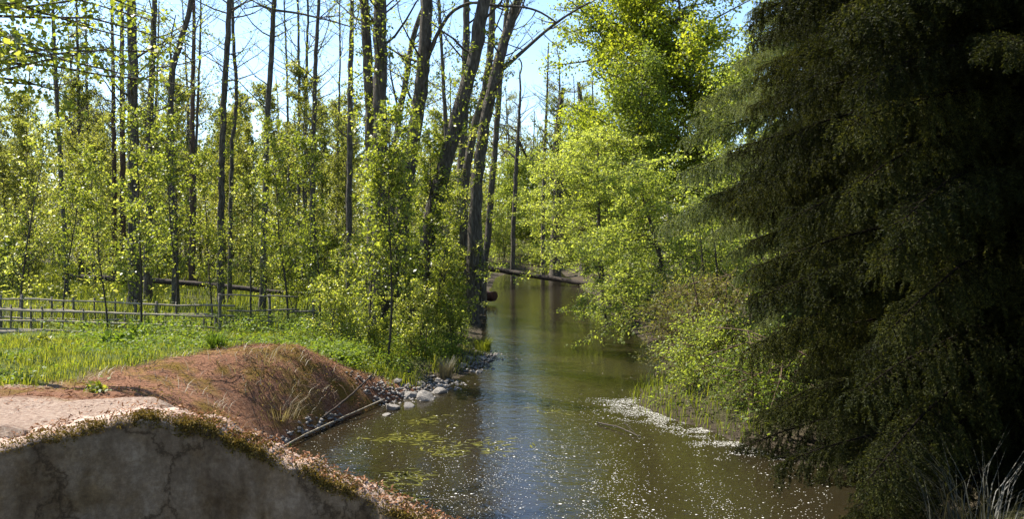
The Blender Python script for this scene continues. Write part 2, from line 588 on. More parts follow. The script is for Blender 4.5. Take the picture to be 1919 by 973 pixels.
def build_ground():
    u = np.linspace(-1, 1, 330)
    xs = np.sinh(u * 5.2) / np.sinh(5.2) * 260
    yy = np.concatenate([np.linspace(-30, 3, 20, endpoint=False), np.linspace(3, 20, 230, endpoint=False),
                         np.linspace(20, 60, 150, endpoint=False), np.geomspace(60, 600, 60)])
    # finer spacing near the stream: warp
    xs = np.unique(np.concatenate([xs, np.linspace(-8, 8, 220)]))
    X, Y = np.meshgrid(xs, yy)
    Z = height(X, Y)
    v = np.stack([X, Y, Z], -1).reshape(-1, 3)
    nx, ny = len(xs), len(yy)
    i = np.arange(ny - 1)[:, None] * nx + np.arange(nx - 1)[None]
    f = np.stack([i, i + 1, i + nx + 1, i + nx], -1).reshape(-1, 4)
    me = np_mesh('ground', v, f)
    s = shore(X, Y)
    lit = litter_w(X, Y)
    gr = smooth(.3, 1.4, s + (fbm(X * .8, Y * .8, 31) - .5) * 1.2) * np.where(X > XR(Y), .35, 1) * smooth(45, 20, Y) ** .3
    gr = gr * (1 - .6 * smooth(.45, .62, fbm(X * .35, Y * .35, 33)) * (Y > 22))
    sd = sand_w(X, Y)
    c = np.stack([lit, np.clip(gr, 0, 1), sd, np.ones_like(sd)], -1).reshape(-1, 4).astype(np.float32)
    a = me.color_attributes.new('cover', 'FLOAT_COLOR', 'POINT')
    a.data.foreach_set('color', c.ravel())
    o = link('ground', me, ground_mat(), smooth_shade=True)
    tag(o, 'forest floor and stream banks of soil, grass and brown litter', 'ground', kind='structure')
    return o


build_ground()

wx = np.linspace(-14, 40, 10)
wy = np.concatenate([np.linspace(-30, 60, 40), np.linspace(65, 400, 10)])
X, Y = np.meshgrid(wx, wy)
i = np.arange(len(wy) - 1)[:, None] * len(wx) + np.arange(len(wx) - 1)[None]
me = np_mesh('stream_water', np.stack([X, Y, X * 0], -1).reshape(-1, 3), np.stack([i, i + 1, i + len(wx) + 1, i + len(wx)], -1).reshape(-1, 4))
tag(link('stream_water', me, water_mat()), 'brown slow stream reflecting trees and blue sky', 'water', kind='structure')


# ------------------------------------------------------------------ concrete wing wall
def build_wall():
    pts = [(-1000, 985, 3.8), (-420, 905, 4.1), (-150, 868, 4.25), (0, 833, 4.35), (110, 813, 4.45), (200, 791, 4.6), (300, 778, 4.7), (370, 793, 4.7), (440, 822, 4.65),
           (500, 850, 4.6), (600, 893, 4.5), (700, 935, 4.4), (790, 973, 4.3), (900, 1025, 4.2), (1030, 1090, 4.1)]
    P = np.array([px(*p) for p in pts])
    t = np.linspace(0, 1, len(P))
    tt = np.linspace(0, 1, 260)
    # smooth interpolation
    path = np.stack([np.interp(tt, t, P[:, k]) for k in range(3)], 1)
    for _ in range(10):
        path[1:-1] = (path[:-2] + path[2:] + 2 * path[1:-1]) / 4
    n = len(path)
    path[:, 2] += (fbm(tt * 23, tt * 0, 41, 6) - .5) * .06 + (fbm(tt * 170, tt * 0, 44) - .5) * .025
    tang = unit(np.gradient(path[:, :2], axis=0))
    back = np.stack([-tang[:, 1], tang[:, 0]], 1)
    back *= np.sign(back[:, 1:2])
    th = np.interp(tt, [0, .4, .55, 1], [.34, .34, .20, .16])
    rows = []
    xl = np.arange(n)
    for k in range(24):       # front face, bottom up (fraction of top)
        z = -.8 + (path[:, 2] + .8) * (k / 24.0)
        off = (fbm(xl * .11, z * 5, 43, 5) - .5) * .07
        rows.append(np.stack([path[:, 0] + back[:, 0] * off, path[:, 1] + back[:, 1] * off, z], 1))
    e = (fbm(tt * 37, tt * 0, 47, 6) - .5) * .07
    rows.append(np.stack([path[:, 0] + back[:, 0] * (e + .0), path[:, 1] + back[:, 1] * (e + .0), path[:, 2] - .03], 1))
    rows.append(np.stack([path[:, 0] + back[:, 0] * (e + .035), path[:, 1] + back[:, 1] * (e + .035), path[:, 2]], 1))
    for q in (.35, .55, .8):
        rows.append(np.stack([path[:, 0] + back[:, 0] * q * th, path[:, 1] + back[:, 1] * q * th, path[:, 2] + (fbm(xl * .3, xl * 0 + q * 40, 49) - .5) * .03], 1))
    rows.append(np.stack([path[:, 0] + back[:, 0] * th, path[:, 1] + back[:, 1] * th, path[:, 2] - .03], 1))
    rows.append(np.stack([path[:, 0] + back[:, 0] * th, path[:, 1] + back[:, 1] * th, path[:, 2] * 0 - .8], 1))
    V = np.concatenate(rows)
    m = len(rows)
    i = np.arange(m - 1)[:, None] * n + np.arange(n - 1)[None]
    f = np.stack([i, i + 1, i + n + 1, i + n], -1).reshape(-1, 4)
    root = empty('concrete_wall', path[n // 3 + 20] * np.array((1, 1, 0)) + np.array((0, 0, -.8)))
    me = np_mesh('wall_face', V - np.array(root.location), f)
    link('wall_body', me, wall_mat(), root, smooth_shade=True)
    tag(root, 'low old concrete retaining wall with mossy sloping top in the foreground', 'wall')
    N = 9000
    k = R.integers(0, n, N)
    q = R.random(N) * .95
    c = path[k].copy()
    c[:, :2] += back[k] * (q * th[k])[:, None]
    c[:, 2] += .008 + R.random(N) * .012
    keep = R.random(N) < np.interp(k, [0, 90, 120, n], [.10, .18, .35, .35])
    c, N = c[keep], int(keep.sum())
    me = leaf_mesh('top_litter', c - np.array(root.location), R.normal(size=(N, 3)) * np.array((1, 1, .5)), R.normal(size=(N, 3)) + np.array((0, 0, 1.)), R.uniform(.012, .04, N), .3)
    tag(link('top_litter', me, LITTER, root), 'brown needles lying on the wall top', kind='stuff')
    # moss fringe along the front edge
    N = 34000
    k = R.integers(0, n, N)
    dens = np.interp(k, [0, 60, 90, 110, 130, 150, n], [.12, .15, .5, 1, .9, .75, .75]) * (.35 + 1.0 * (fbm(k * .16, k * 0, 51) > .42))
    keep = R.random(N) < dens
    k = k[keep]
    N = len(k)
    drop = R.random(N) ** 2.2 * np.interp(k, [0, 100, 120, 150, n], [.03, .05, .08, .065, .05])
    q = np.where(R.random(N) < .55, -.012, R.random(N) * .12)
    c = path[k].copy()
    c[:, :2] += back[k] * q[:, None]
    c[:, 2] += np.where(q < 0, -drop, .004)
    c += R.normal(size=(N, 3)) * .008
    A = unit(R.normal(size=(N, 3)) + np.array((0, -.9, .3)))
    me = leaf_mesh('moss', c - np.array(root.location), A, R.normal(size=(N, 3)), R.uniform(.008, .022, N), .5)
    tag(link('moss', me, MOSS, root), 'orange brown moss fringe along the wall edge', kind='stuff')


build_wall()


# ------------------------------------------------------------------ plant generators
def curve_pts(p, d, L, n=6, grav=0.0, wob=.08, rg=R):
    d = unit(np.asarray(d, float))
    pts = [np.asarray(p, float)]
    st = L / (n - 1)
    for k in range(n - 1):
        d = unit(d + np.array((0, 0, grav / (n - 1))) + rg.normal(size=3) * wob)
        pts.append(pts[-1] + d * st)
    return np.array(pts)


def leaves_on(lv, pts, m, size, spread, rg=R, flat=.4, droop=.25, t0=.1):
    """m leaves around a twig polyline."""
    t = rg.uniform(t0, 1, m) * (len(pts) - 1)
    i = np.minimum(t.astype(int), len(pts) - 2)
    fr = (t - i)[:, None]
    c = pts[i] * (1 - fr) + pts[i + 1] * fr + rg.normal(size=(m, 3)) * spread
    td = unit(pts[i + 1] - pts[i])
    A = unit(td * .5 + rg.normal(size=(m, 3)) * .7 + np.array((0, 0, -droop)))
    N = unit(rg.normal(size=(m, 3)) * (1 - flat) + np.array((0, 0, 1.0)) * flat * 2)
    lv.add(c, A, N, size * rg.uniform(.45, 1.4, m))


def branchy(w, lv, p, d, L, r, twigs, tl, lpt, ls, grav=.2, tgrav=.0, spread=.03, flat=.4, droop=.25, wob=.1, sides=4, tstart=.2, planar=0.0, tw_r=.004, rg=R):
    """One limb with twigs and leaves."""
    pts = curve_pts(p, d, L, 6, grav, wob, rg)
    w.tube(pts, np.linspace(r, max(r * .2, .003), 6), sides)
    for _ in range(twigs):
        t = rg.uniform(tstart, 1) * 4.999
        i = int(t)
        b = pts[i] + (pts[i + 1] - pts[i]) * (t - i)
        ld = unit(pts[i + 1] - pts[i])
        rnd = rg.normal(size=3)
        rnd[2] *= (1 - planar)
        td = unit(ld * .7 + rnd * .75)
        q = curve_pts(b, td, tl * rg.uniform(.5, 1.2) * (1.15 - .5 * t / 5), 4, tgrav, wob, rg)
        if tw_r:
            w.tube(q, np.linspace(tw_r, tw_r * .4, 4), 3)
        if lpt:
            leaves_on(lv, q, lpt, ls, spread, rg, flat, droop)
    if lpt:
        leaves_on(lv, pts, int(lpt * 1.5), ls, spread, rg, flat, droop, .3)
    return pts


def finish(name, base, trunk, wood, lv, mats, label=None, cat='tree', group=None, aspect=.62, crown='crown'):
    base = np.asarray(base, float)
    root = empty(name, base)
    b = np.array([0, 0, 0.])
    link('trunk', trunk.mesh('trunk'), mats[0], root, True)
    if wood is not None and wood.n:
        link('branches', wood.mesh('branches'), mats[1], root, True)
    if lv is not None and lv.c:
        link(crown, lv.mesh('leaves', aspect), mats[2], root)
    tag(root, label, cat, group)
    return root


# ------------------------------------------------------------------ tall trees with their own trunk line
def tall_tree(name, label, path, width_px, d, leaves=1300, limbs=24, leaf=.065, top=15.0, mats=None, lowest=5.0, limb_len=2.4, extra=(), dbase=None, fork=None, group='tall bare-trunked trees'):
    """path: list of photo (x, y) from top to bottom; continues to the ground and above the frame."""
    pts = [px(x, y, d) for x, y in path][::-1]
    lo, nx_ = pts[0], pts[1]
    # ground
    dirn = (lo - nx_) / max(nx_[2] - lo[2], .1)
    g = lo + dirn * .35 * 0
    bx = lo[0] + dirn[0] * min(lo[2] - .5, 3) * .6
    gz = float(height(bx, d))
    base = np.array((bx, d, gz - .1))
    hi, pr = pts[-1], pts[-2]
    up = unit(hi - pr)
    up = unit(up + np.array((0, 0, .6)))
    more = []
    L = top - hi[2]
    if L > 1:
        for k in (.33, .66, 1):
            more.append(hi + up * L * k + R.normal(size=3) * .12 * np.array((1, 1, 0)))
    allp = np.array([base] + pts + more)
    # densify
    seg = np.concatenate([[0], np.cumsum(np.linalg.norm(np.diff(allp, axis=0), axis=1))])
    tt = np.linspace(0, seg[-1], 46)
    P = np.stack([np.interp(tt, seg, allp[:, k]) for k in range(3)], 1)
    for _ in range(2):
        P[1:-1] = (P[:-2] + P[2:] + 2 * P[1:-1]) / 4
    P[1:-1, :2] += R.normal(size=(44, 2)) * .010
    r = width_px * d / F / 2 * .9
    zz = (P[:, 2] - gz)
    rad = r * np.interp(zz, [0, .5, 2, 8, top], [1.55, 1.18, 1.06, .9, .35])
    P -= base
    w0 = Wood()
    w0.tube(P, rad, 11, .055)
    w, lv = Wood(), Leaves()
    hts = P[:, 2]
    for k in range(limbs):
        z = lowest + (top - lowest) * (R.random() ** .9) * .97
        b = np.array([np.interp(z, hts, P[:, q]) for q in range(3)])
        a = R.uniform(0, 2 * np.pi)
        el = R.uniform(.2, .9)
        f = np.interp(z, [lowest, top * .7, top], [.8, 1, .4])
        branchy(w, lv, b, (math.cos(a), math.sin(a), el), limb_len * f * R.uniform(.5, 1.2), r * .22 * f + .006,
                6, .75, max(1, int(leaves / limbs / 7)), leaf, .35, .1, .07, tw_r=.006)
    if width_px > 12:
        for k in range(int(width_px * 2.2)):
            z = R.uniform(1.0, 8.5)
            b = np.array([np.interp(z, hts, P[:, q]) for q in range(3)])
            a = R.uniform(0, 6.283)
            branchy(w, lv, b, (math.cos(a), math.sin(a), .5), R.uniform(.3, .95) + r, .008, 4, .3, 5, .085, .2, spread=.04, tw_r=.003)
    root = finish(name, base, w0, w, lv, mats or (BARK, TWIG, Y1), label, 'tree', group)
    # individually shaped limbs seen in the photo: path of (x, y) from trunk outwards, start width px
    for lp, wpx in extra:
        q = np.array([px(x, y, d) for x, y in lp])
        q[:, 1] += np.linspace(0, R.uniform(-.8, .8), len(q))
        n = max(8, len(q) * 4)
        s = np.concatenate([[0], np.cumsum(np.linalg.norm(np.diff(q, axis=0), axis=1))])
        t2 = np.linspace(0, s[-1], n)
        Q = np.stack([np.interp(t2, s, q[:, k]) for k in range(3)], 1)
        for _ in range(2):
            Q[1:-1] = (Q[:-2] + Q[2:] + 2 * Q[1:-1]) / 4
        w2, l2 = Wood(), Leaves()
        rr = wpx * d / F / 2
        w2.tube(Q - base, np.linspace(rr, rr * .35, n), 6)
        for k in range(7):
            i = R.integers(n // 3, n)
            branchy(w2, l2, Q[i] - base, R.normal(size=3) + np.array((0, 0, .7)), R.uniform(.5, 1.4), rr * .3, 4, .4, 5, leaf, .3, tw_r=.005)
        o = link('limb', w2.mesh('limb'), BARK, root, True)
        lo_ = link('leaves', l2.mesh('leaves'), (mats or (0, 0, Y1))[2], o)
    return root


TT = tall_tree
TT('alder_tree', 'thin dark slightly leaning trunk, leftmost in the forest behind the fence', [(98, 0), (104, 130), (112, 300), (122, 450)], 8, 27)
TT('alder_tree', 'slim trunk of a close pair left of the thickest left-hand trunk', [(143, 0), (146, 150), (152, 350)], 7, 33)
TT('alder_tree', 'slimmer right trunk of a close pair at left', [(160, 0), (163, 150), (164, 350)], 6, 34)
TT('pine_tree', 'brownish trunk at left with peeling bark, left of the thickest left-hand trunk', [(210, 0), (212, 150), (214, 350)], 9, 36, mats=(BARK_P, TWIG, PINEL), leaves=1800)
TT('pine_tree', 'brown trunk standing just left of the thickest left-hand trunk', [(228, 0), (229, 150), (230, 350)], 11, 34, mats=(BARK_P, TWIG, PINEL), leaves=1800)
TT('alder_tree', 'thickest dark trunk in the left part of the forest', [(246, 0), (249, 120), (250, 300)], 21, 24, top=16)
TT('alder_tree', 'straight dark trunk right of the thickest left-hand trunk', [(289, 0), (286, 100), (280, 250)], 14, 26)
TT('alder_tree', 'crooked trunk bending right near its top at left', [(360, 0), (345, 60), (322, 130), (318, 220), (320, 330), (326, 440)], 13, 24, extra=[([(322, 125), (312, 80), (318, 20)], 5)])
TT('alder_tree', 'slender brown trunk behind the crooked left-hand trunk', [(364, 0), (362, 120), (360, 300)], 10, 32, mats=(BARK_P, TWIG, Y1))
TT('alder_tree', 'very thin straight trunk at the left edge of the open sky patch', [(377, 0), (374, 120), (366, 300)], 6, 34)
TT('alder_tree', 'dark straight trunk, left of the pair in the open sky patch', [(430, 0), (425, 100), (418, 220), (415, 350), (414, 480)], 13, 25, lowest=6.5, leaves=500)
TT('alder_tree', 'wavy thinner trunk, right of the pair in the open sky patch', [(436, 0), (438, 90), (444, 160), (442, 215), (434, 260), (434, 330), (432, 430)], 8, 26, lowest=6.5, leaves=400)
TT('alder_tree', 'dark trunk right of the open sky patch, leaning slightly', [(514, 0), (509, 100), (500, 220), (498, 330), (494, 450)], 12, 24, lowest=6, leaves=600, extra=[([(512, 18), (560, 25), (620, 40), (690, 62)], 5), ([(512, 18), (490, 8), (450, 14)], 4)])
TT('alder_tree', 'hair-thin trunk left of three slim trunks beyond the thicket', [(532, 0), (537, 120), (541, 280)], 5, 34, lowest=6)
TT('alder_tree', 'leftmost of three slim trunks rising together beyond the thicket', [(559, 0), (560, 120), (560, 300)], 7, 33)
TT('alder_tree', 'middle one of three slim trunks rising together beyond the thicket', [(578, 0), (575, 120), (572, 300)], 7, 33)
TT('alder_tree', 'rightmost and thickest of three slim trunks beyond the thicket', [(597, 0), (591, 120), (586, 320)], 10, 29)
TT('alder_tree', 'hair-thin straight trunk left of the dark mid-left trunk', [(636, 0), (637, 120), (633, 300)], 5, 36)
TT('alder_tree', 'dark medium trunk between thin trunks and the big double trunk', [(660, 0), (657, 120), (655, 300)], 12, 27)
TT('alder_tree', 'slimmer left trunk of the big leafy double trunk at mid-left', [(682, 0), (689, 110), (694, 250), (698, 400)], 21, 19, lowest=6.5, limbs=10, leaves=400)
TT('alder_tree', 'broader right trunk of the big leafy double trunk at mid-left', [(713, 0), (713, 110), (712, 250), (712, 420)], 29, 18.5, lowest=6.5, limbs=10, leaves=400)
TT('alder_tree', 'crooked forked dark tree left of the big ivy trunks', [(800, 0), (782, 40), (768, 90), (762, 150), (748, 210), (738, 300)], 13, 24, leaves=500, lowest=6, extra=[([(762, 165), (775, 195), (790, 225)], 6), ([(745, 200), (728, 130), (726, 60)], 5)])
TT('alder_tree', 'big straight trunk right of the crooked forked tree', [(800, 0), (797, 90), (786, 190), (768, 300), (755, 400)], 29, 22, lowest=6.5, limbs=10, leaves=400, extra=[([(790, 150), (812, 80), (845, 25), (885, 8), (925, 18), (980, 22), (1010, 32), (1040, 55)], 9)])
TT('alder_tree', 'slim dark trunk behind the big straight trunk', [(822, 0), (828, 100), (836, 240), (838, 360)], 9, 30)
TT('alder_tree', 'large bare trunk leaning right over the stream', [(908, 0), (896, 70), (878, 150), (850, 250), (826, 340), (806, 420)], 31, 21, lowest=7, limbs=8, leaves=300)
TT('alder_tree', 'upright trunk behind the large leaning trunk', [(875, 0), (873, 100), (868, 250), (862, 420)], 19, 27, lowest=6.5, limbs=10, leaves=400)
TT('alder_tree', 'trunk with bent base right of the large leaning trunk', [(925, 0), (921, 80), (912, 160), (888, 240), (872, 330), (868, 440)], 17, 26, lowest=6.5, limbs=9, leaves=350)
TT('alder_tree', 'rightmost big trunk leaning right, with long bare branch over the stream', [(972, 0), (950, 60), (934, 120), (912, 210), (896, 320), (888, 450)], 25, 25, lowest=6.5, limbs=9, leaves=350, extra=[([(930, 140), (975, 100), (1020, 60), (1060, 30), (1105, 5)], 9), ([(945, 70), (975, 25), (990, -10)], 6)])
TT('alder_tree', 'dark straight slim trunk at the stream edge under the long bare branch', [(945, 60), (936, 180), (926, 300), (915, 440), (908, 495)], 13, 31, lowest=6, leaves=400)
TT('alder_tree', 'isolated slim trunk beside the far water with its reflection', [(976, 150), (972, 240), (967, 320), (962, 430), (961, 515)], 9, 46, lowest=7, leaves=500, top=13, extra=[([(970, 260), (985, 290), (995, 300)], 7), ([(970, 300), (950, 280), (940, 290)], 5)])
TT('alder_tree', 'slim dark trunk against the sky beyond the far water', [(1028, 80), (1025, 180), (1020, 300), (1018, 400)], 8, 52, lowest=8, leaves=400)
TT('alder_tree', 'thin trunk in the gap left of the tall yellow-green tree', [(1048, 120), (1050, 220), (1048, 330)], 6, 50, lowest=8, leaves=600)
TT('alder_tree', 'stout dark trunk base at the right end of the fallen stream log', [(1048, 330), (1042, 430), (1040, 520)], 22, 50, lowest=3.5, leaves=5000, limbs=40, leaf=.1, top=12)
TT('alder_tree', 'second dark trunk base right of the fallen stream log', [(1090, 330), (1094, 430), (1096, 515)], 18, 48, lowest=3.5, leaves=5000, limbs=40, leaf=.1, top=12)

# big leafy stump-like base with many stems
root = empty('alder_clump', px(868, 510, 27) * np.array((1, 1, 0)) + np.array((0, 0, .3)))
tag(root, 'thick dark multi-stemmed trunk base at the left water edge', 'tree')
for (xx, yy, wpx, hh) in ((868, 500, 50, 2.4), (890, 505, 20, 3.4), (900, 505, 14, 4.2), (852, 495, 16, 3.0)):
    w = Wood()
    b = px(xx, yy, 27) - np.array(root.location)
    b[2] = -.2
    q = curve_pts(b, (R.normal() * .08, R.normal() * .1, 1), hh + .4, 10, .1, .05)
    rr = wpx * 27 / F / 2
    w.tube(q, np.linspace(rr * 1.15, rr * .55, 10), 10, .06, True)
    link('trunk', w.mesh('trunk'), BARK, root, True)
w, lv = Wood(), Leaves()
for k in range(24):
    branchy(w, lv, (R.normal() * .4, R.normal() * .3, R.uniform(1.2, 4)), (*R.normal(size=2), .5), R.uniform(.6, 1.5), .012, 6, .4, 14, .07)
link('branches', w.mesh('branches'), TWIG, root, True)
link('crown', lv.mesh('leaves'), Y1, root)


# ------------------------------------------------------------------ saplings and young trees (prototypes, then copies)
def sapling(name, H, r, limbs, limb_len, twigs, lpt, leaf, mats, lo=.12, el=(.5, 1.2), tl=.35, spread=.03, multi=1, aspect=.7, rg=R, shape=None, grav=.15):
    w0, w, lv = Wood(), Wood(), Leaves()
    for mlt in range(multi):
        off = np.array((*(rg.normal(size=2) * .12 * (multi > 1)), 0))
        lean = rg.normal(size=2) * (.05 + .06 * (multi > 1))
        P = curve_pts(off, (lean[0], lean[1], 1), H * (1 if mlt == 0 else rg.uniform(.6, .95)), 12, .1, .035, rg)
        w0.tube(P, np.linspace(r, r * .15, 12), 6)
        for k in range(limbs // multi):
            t = lo + (1 - lo) * rg.random() ** .85
            i = min(int(t * 11), 10)
            b = P[i] + (P[i + 1] - P[i]) * (t * 11 - i)
            a = rg.uniform(0, 6.283)
            e = rg.uniform(*el)
            f = (shape or (lambda t: .45 + .8 * (1 - t)))(t)
            branchy(w, lv, b, (math.cos(a), math.sin(a), e), limb_len * f * rg.uniform(.6, 1.25), r * .32, twigs, tl * (f + .2), lpt, leaf, grav, spread=spread, tw_r=.003, rg=rg)
    return finish(name, (0, 0, 0), w0, w, lv, mats, aspect=aspect)


def settle(o, x, y, sink=.03):
    o.location = (x, y, float(height(x, y)) - sink)
    return o


protos = {
    'alder': [sapling('alder_sapling', 5.0, .028, 50, .95, 6, 9, .066, (TWIG, TWIG, Y1), rg=np.random.default_rng(100 + k)) for k in range(3)],
    'birch': [sapling('young_tree', 7.0, .04, 80, 1.35, 9, 11, .068, (BARK, TWIG, Y2), lo=.08, rg=np.random.default_rng(200 + k)) for k in range(4)],
    'bush': [sapling('shrub', 2.6, .018, 46, .85, 7, 12, .062, (TWIG, TWIG, Y1), lo=.03, multi=4, rg=np.random.default_rng(300 + k)) for k in range(3)],
}
used = {}


def place(kind, name, k, x, y, s, label, cat, group=None, rz=None, mat=None):
    src = protos[kind][k % len(protos[kind])]
    rz = R.uniform(0, 6.28) if rz is None else rz
    if id(src) not in used:
        used[id(src)] = 1
        o = src
        o.rotation_euler = (0, 0, rz)
        o.scale = (s, s, s)
    else:
        o = copy_tree(src, (0, 0, 0), rz, s)
    o.name = name
    settle(o, x, y)
    tag(o, label, cat, group)
    if mat:
        for ch in o.children:
            if ch.name.startswith('crown'):
                ch.data = ch.data if mat is True else ch.data
    return o


g = 'slim saplings along the fence and bank'
for k, (xx, d, s, lab) in enumerate([
    (727, 15.6, 1.0, 'taller pale-leaved sapling growing behind the bank stones'),
    (692, 15.9, .85, 'shorter sapling just left of the pale-leaved one behind the bank stones'),
    (265, 17.6, 1.02, 'dark-stemmed sapling standing in front of the fence'),
    (202, 18.3, .82, 'thin sapling against the fence, left of the dark-stemmed one'),
    (36, 21.5, 1.1, 'tall straight sapling behind the left end of the fence'),
    (118, 21.8, .95, 'slim sapling behind the fence, second from the left edge'),
    (330, 21.0, 1.05, 'slim sapling behind the fence, right of the dark-stemmed one'),
    (398, 21.5, .9, 'sapling behind the right post of the fence'),
    (470, 20.5, .95, 'sapling rising behind the grey rail panel'),
    (540, 20.0, 1.0, 'sapling at the right end of the grey rail panel'),
    (600, 18.5, .95, 'sapling rising from the herbs behind the brown mound'),
    (745, 18.2, 1.1, 'tall leafy sapling right in front of the big double trunk'),
    (800, 20.5, 1.05, 'leafy sapling in front of the large leaning trunk'),
    (815, 19.0, .75, 'small sapling closest to the point of the left bank'),
]):
    place('alder', 'alder_sapling', k, gx(xx, d), d, s, lab, 'sapling', g)

tg = 'young trees of the thicket behind the fence'
MARKS = [(-1e9, 'at the left edge of the picture'), (60, 'around the leftmost thin trunk'), (200, 'around the thickest left-hand trunk'), (300, 'around the crooked left-hand trunk'),
         (390, 'below the open sky patch'), (470, 'right of the open sky patch'), (550, 'below the three slim trunks'), (630, 'around the big double trunk'), (730, 'left of the large leaning trunk'),
         (830, 'beyond the large leaning trunk'), (930, 'at the far end of the stream'), (1060, 'behind the tall yellow-green tree'), (1200, 'behind the right bank trees')]


def where(x, d):
    q = HX + x * F / d
    return [t for p_, t in MARKS if q >= p_][-1]


rg = np.random.default_rng(55)
spots_ = []
for k in range(50):
    d = rg.uniform(28, 54)
    x = gx(rg.uniform(-160, 830), d)
    if XL(np.array(d)) - x < 1.5:
        continue
    row = 'front row' if d < 34 else 'middle' if d < 43 else 'back'
    place('birch', 'young_tree', k, x, d, rg.uniform(.8, 1.15) * (1 + (d - 24) / 70), 'young thicket tree, %s, %s' % (row, where(x, d)), 'tree', tg)
bg_ = 'leafy shrubs on the left bank'
for k, (xx, d, s, lab) in enumerate([
    (620, 17.0, .75, 'shrub right behind the top of the brown mound'),
    (705, 15.9, .55, 'low shrub spilling towards the bank stones under the saplings'),
    (775, 16.8, .68, 'shrub spilling to the water right of the bank stones'),
    (842, 18.3, .55, 'low shrub on the gravel point of the left bank'),
    (790, 18.5, .95, 'bright shrub at the bend of the left bank'),
    (850, 21.0, 1.0, 'shrub overhanging the water near the red-brown log'),
    (840, 25.0, 1.25, 'shrub at the foot of the large leaning trunk'),
    (800, 28.0, 1.3, 'shrub among the big trunks at mid-left'),
    (560, 22.5, 1.0, 'shrub behind the right end of the grey rail panel'),
    (690, 21.0, 1.15, 'shrub at the foot of the big double trunk'),
]):
    place('bush', 'shrub', k, gx(xx, d), d, s, lab, 'shrub', bg_)

for k, (x, d, s, lab) in enumerate([(-.5, 60, 1.5, 'left shrub closing the far end of the stream'), (2.2, 66, 1.9, 'middle shrub closing the far end of the stream'),
                                  (4.6, 62, 1.6, 'right shrub closing the far end of the stream'), (-3.2, 52, 1.4, 'shrub on the far left bank by the fallen stream log'), (3.4, 72, 2.4, 'tall shrub behind the far end of the stream'), (-2.2, 70, 2.2, 'tall shrub far behind the isolated slim trunk')]):
    place('bush', 'shrub', k, x, d, s, lab, 'shrub', bg_)
# low shrubs deep in the thicket
for k in range(34):
    d = rg.uniform(28, 52)
    x = gx(rg.uniform(-100, 780), d)
    if XL(np.array(d)) - x < 1.5:
        continue
    place('bush', 'shrub', k, x, d, rg.uniform(.7, 1.3), 'low thicket shrub, ' + where(x, d), 'shrub', 'low shrubs of the thicket')


# ------------------------------------------------------------------ right bank deciduous trees
def broad_tree(name, base, H, r, limbs, limb_len, twigs, tl, lpt, leaf, mats, label, cat, lo=.15, el=(.0, .7), grav=.0, planar=.0, spread=.05, lean=(0, 0), shape=None, multi=1, side=None, droop=.25, tgrav=0, flat=.4, aspect=.62, seed=1, tw_r=.004, twob=.05):
    rg = np.random.default_rng(seed)
    w0, w, lv = Wood(), Wood(), Leaves()
    for mlt in range(multi):
        off = np.array((*(rg.normal(size=2) * .25 * (multi > 1)), -.1))
        ln = np.array(lean) + rg.normal(size=2) * .12 * (multi > 1)
        P = curve_pts(off, (ln[0], ln[1], 1), H * (1 if mlt == 0 else rg.uniform(.7, 1)), 14, .1, twob, rg)
        w0.tube(P, np.linspace(r * 1.2, r * .15, 14), 8, .04)
        for k in range(limbs // multi):
            t = lo + (1 - lo) * rg.random()
            i = min(int(t * 13), 12)
            b = P[i] + (P[i + 1] - P[i]) * (t * 13 - i)
            a = rg.uniform(0, 6.283) if side is None else rg.normal(side[0], side[1])
            e = rg.uniform(*el)
            f = (shape or (lambda t: 1.1 - .7 * t))(t)
            branchy(w, lv, b, (math.cos(a), math.sin(a), e), limb_len * f * rg.uniform(.55, 1.2), max(r * .25 * f, .008), twigs, tl, lpt, leaf, grav, tgrav, spread, flat, droop, .09, 4, .15, planar, tw_r, rg)
    z = float(height(base[0], base[1]))
    return finish(name, (base[0], base[1], z), w0, w, lv, mats, label, cat, aspect=aspect)


PI = math.pi
broad_tree('maple_tree', (5.9, 38), 15.0, .22, 130, 3.4, 14, .9, 26, .15, (BARK, TWIG, Y3), 'tall yellow-green flowering tree behind the right bank', 'tree', lo=.25, el=(-.1, .9), seed=3, spread=.2, shape=lambda t: .35 + 1.0 * math.sin(PI * min(1, t * .92)))
broad_tree('maple_tree', (9.2, 36), 14.0, .20, 110, 3.4, 13, .9, 24, .15, (BARK, TWIG, Y3), 'yellow-green tree half hidden behind the dark spruce', 'tree', lo=.2, el=(-.1, .9), seed=4, spread=.2, shape=lambda t: .35 + 1.0 * math.sin(PI * min(1, t * .92)))
broad_tree('lime_tree', (4.8, 34), 10.0, .15, 90, 2.6, 12, .8, 18, .11, (BARK, TWIG, G2), 'deeper green tree below the tall yellow-green tree', 'tree', lo=.15, el=(0, .8), seed=5, spread=.12)
broad_tree('hornbeam_tree', (3.8, 31), 7.0, .10, 110, 4.0, 17, .7, 17, .095, (BARK, TWIG, G1), 'bright layered tree spreading over the far stream', 'tree', lo=.2, el=(-.05, .45), grav=-.3, planar=.75, seed=6, flat=.7, spread=.06, lean=(-.30, 0), shape=lambda t: 1.0 - .4 * t)
broad_tree('hornbeam_tree', (4.1, 20.6), 5.0, .08, 80, 3.0, 17, .6, 15, .075, (BARK, TWIG, G1), 'nearer bright layered tree leaning over the right water edge', 'tree', lo=.18, el=(-.1, .4), grav=-.35, planar=.8, seed=7, flat=.75, spread=.045, lean=(-.12, 0))
broad_tree('shrub', (3.5, 25.5), 2.8, .04, 80, 1.9, 10, .45, 12, .075, (TWIG, TWIG, G2), 'rounded green bush hanging over the water on the right bank', 'shrub', lo=.05, el=(-.3, .6), multi=5, seed=8, grav=-.3)
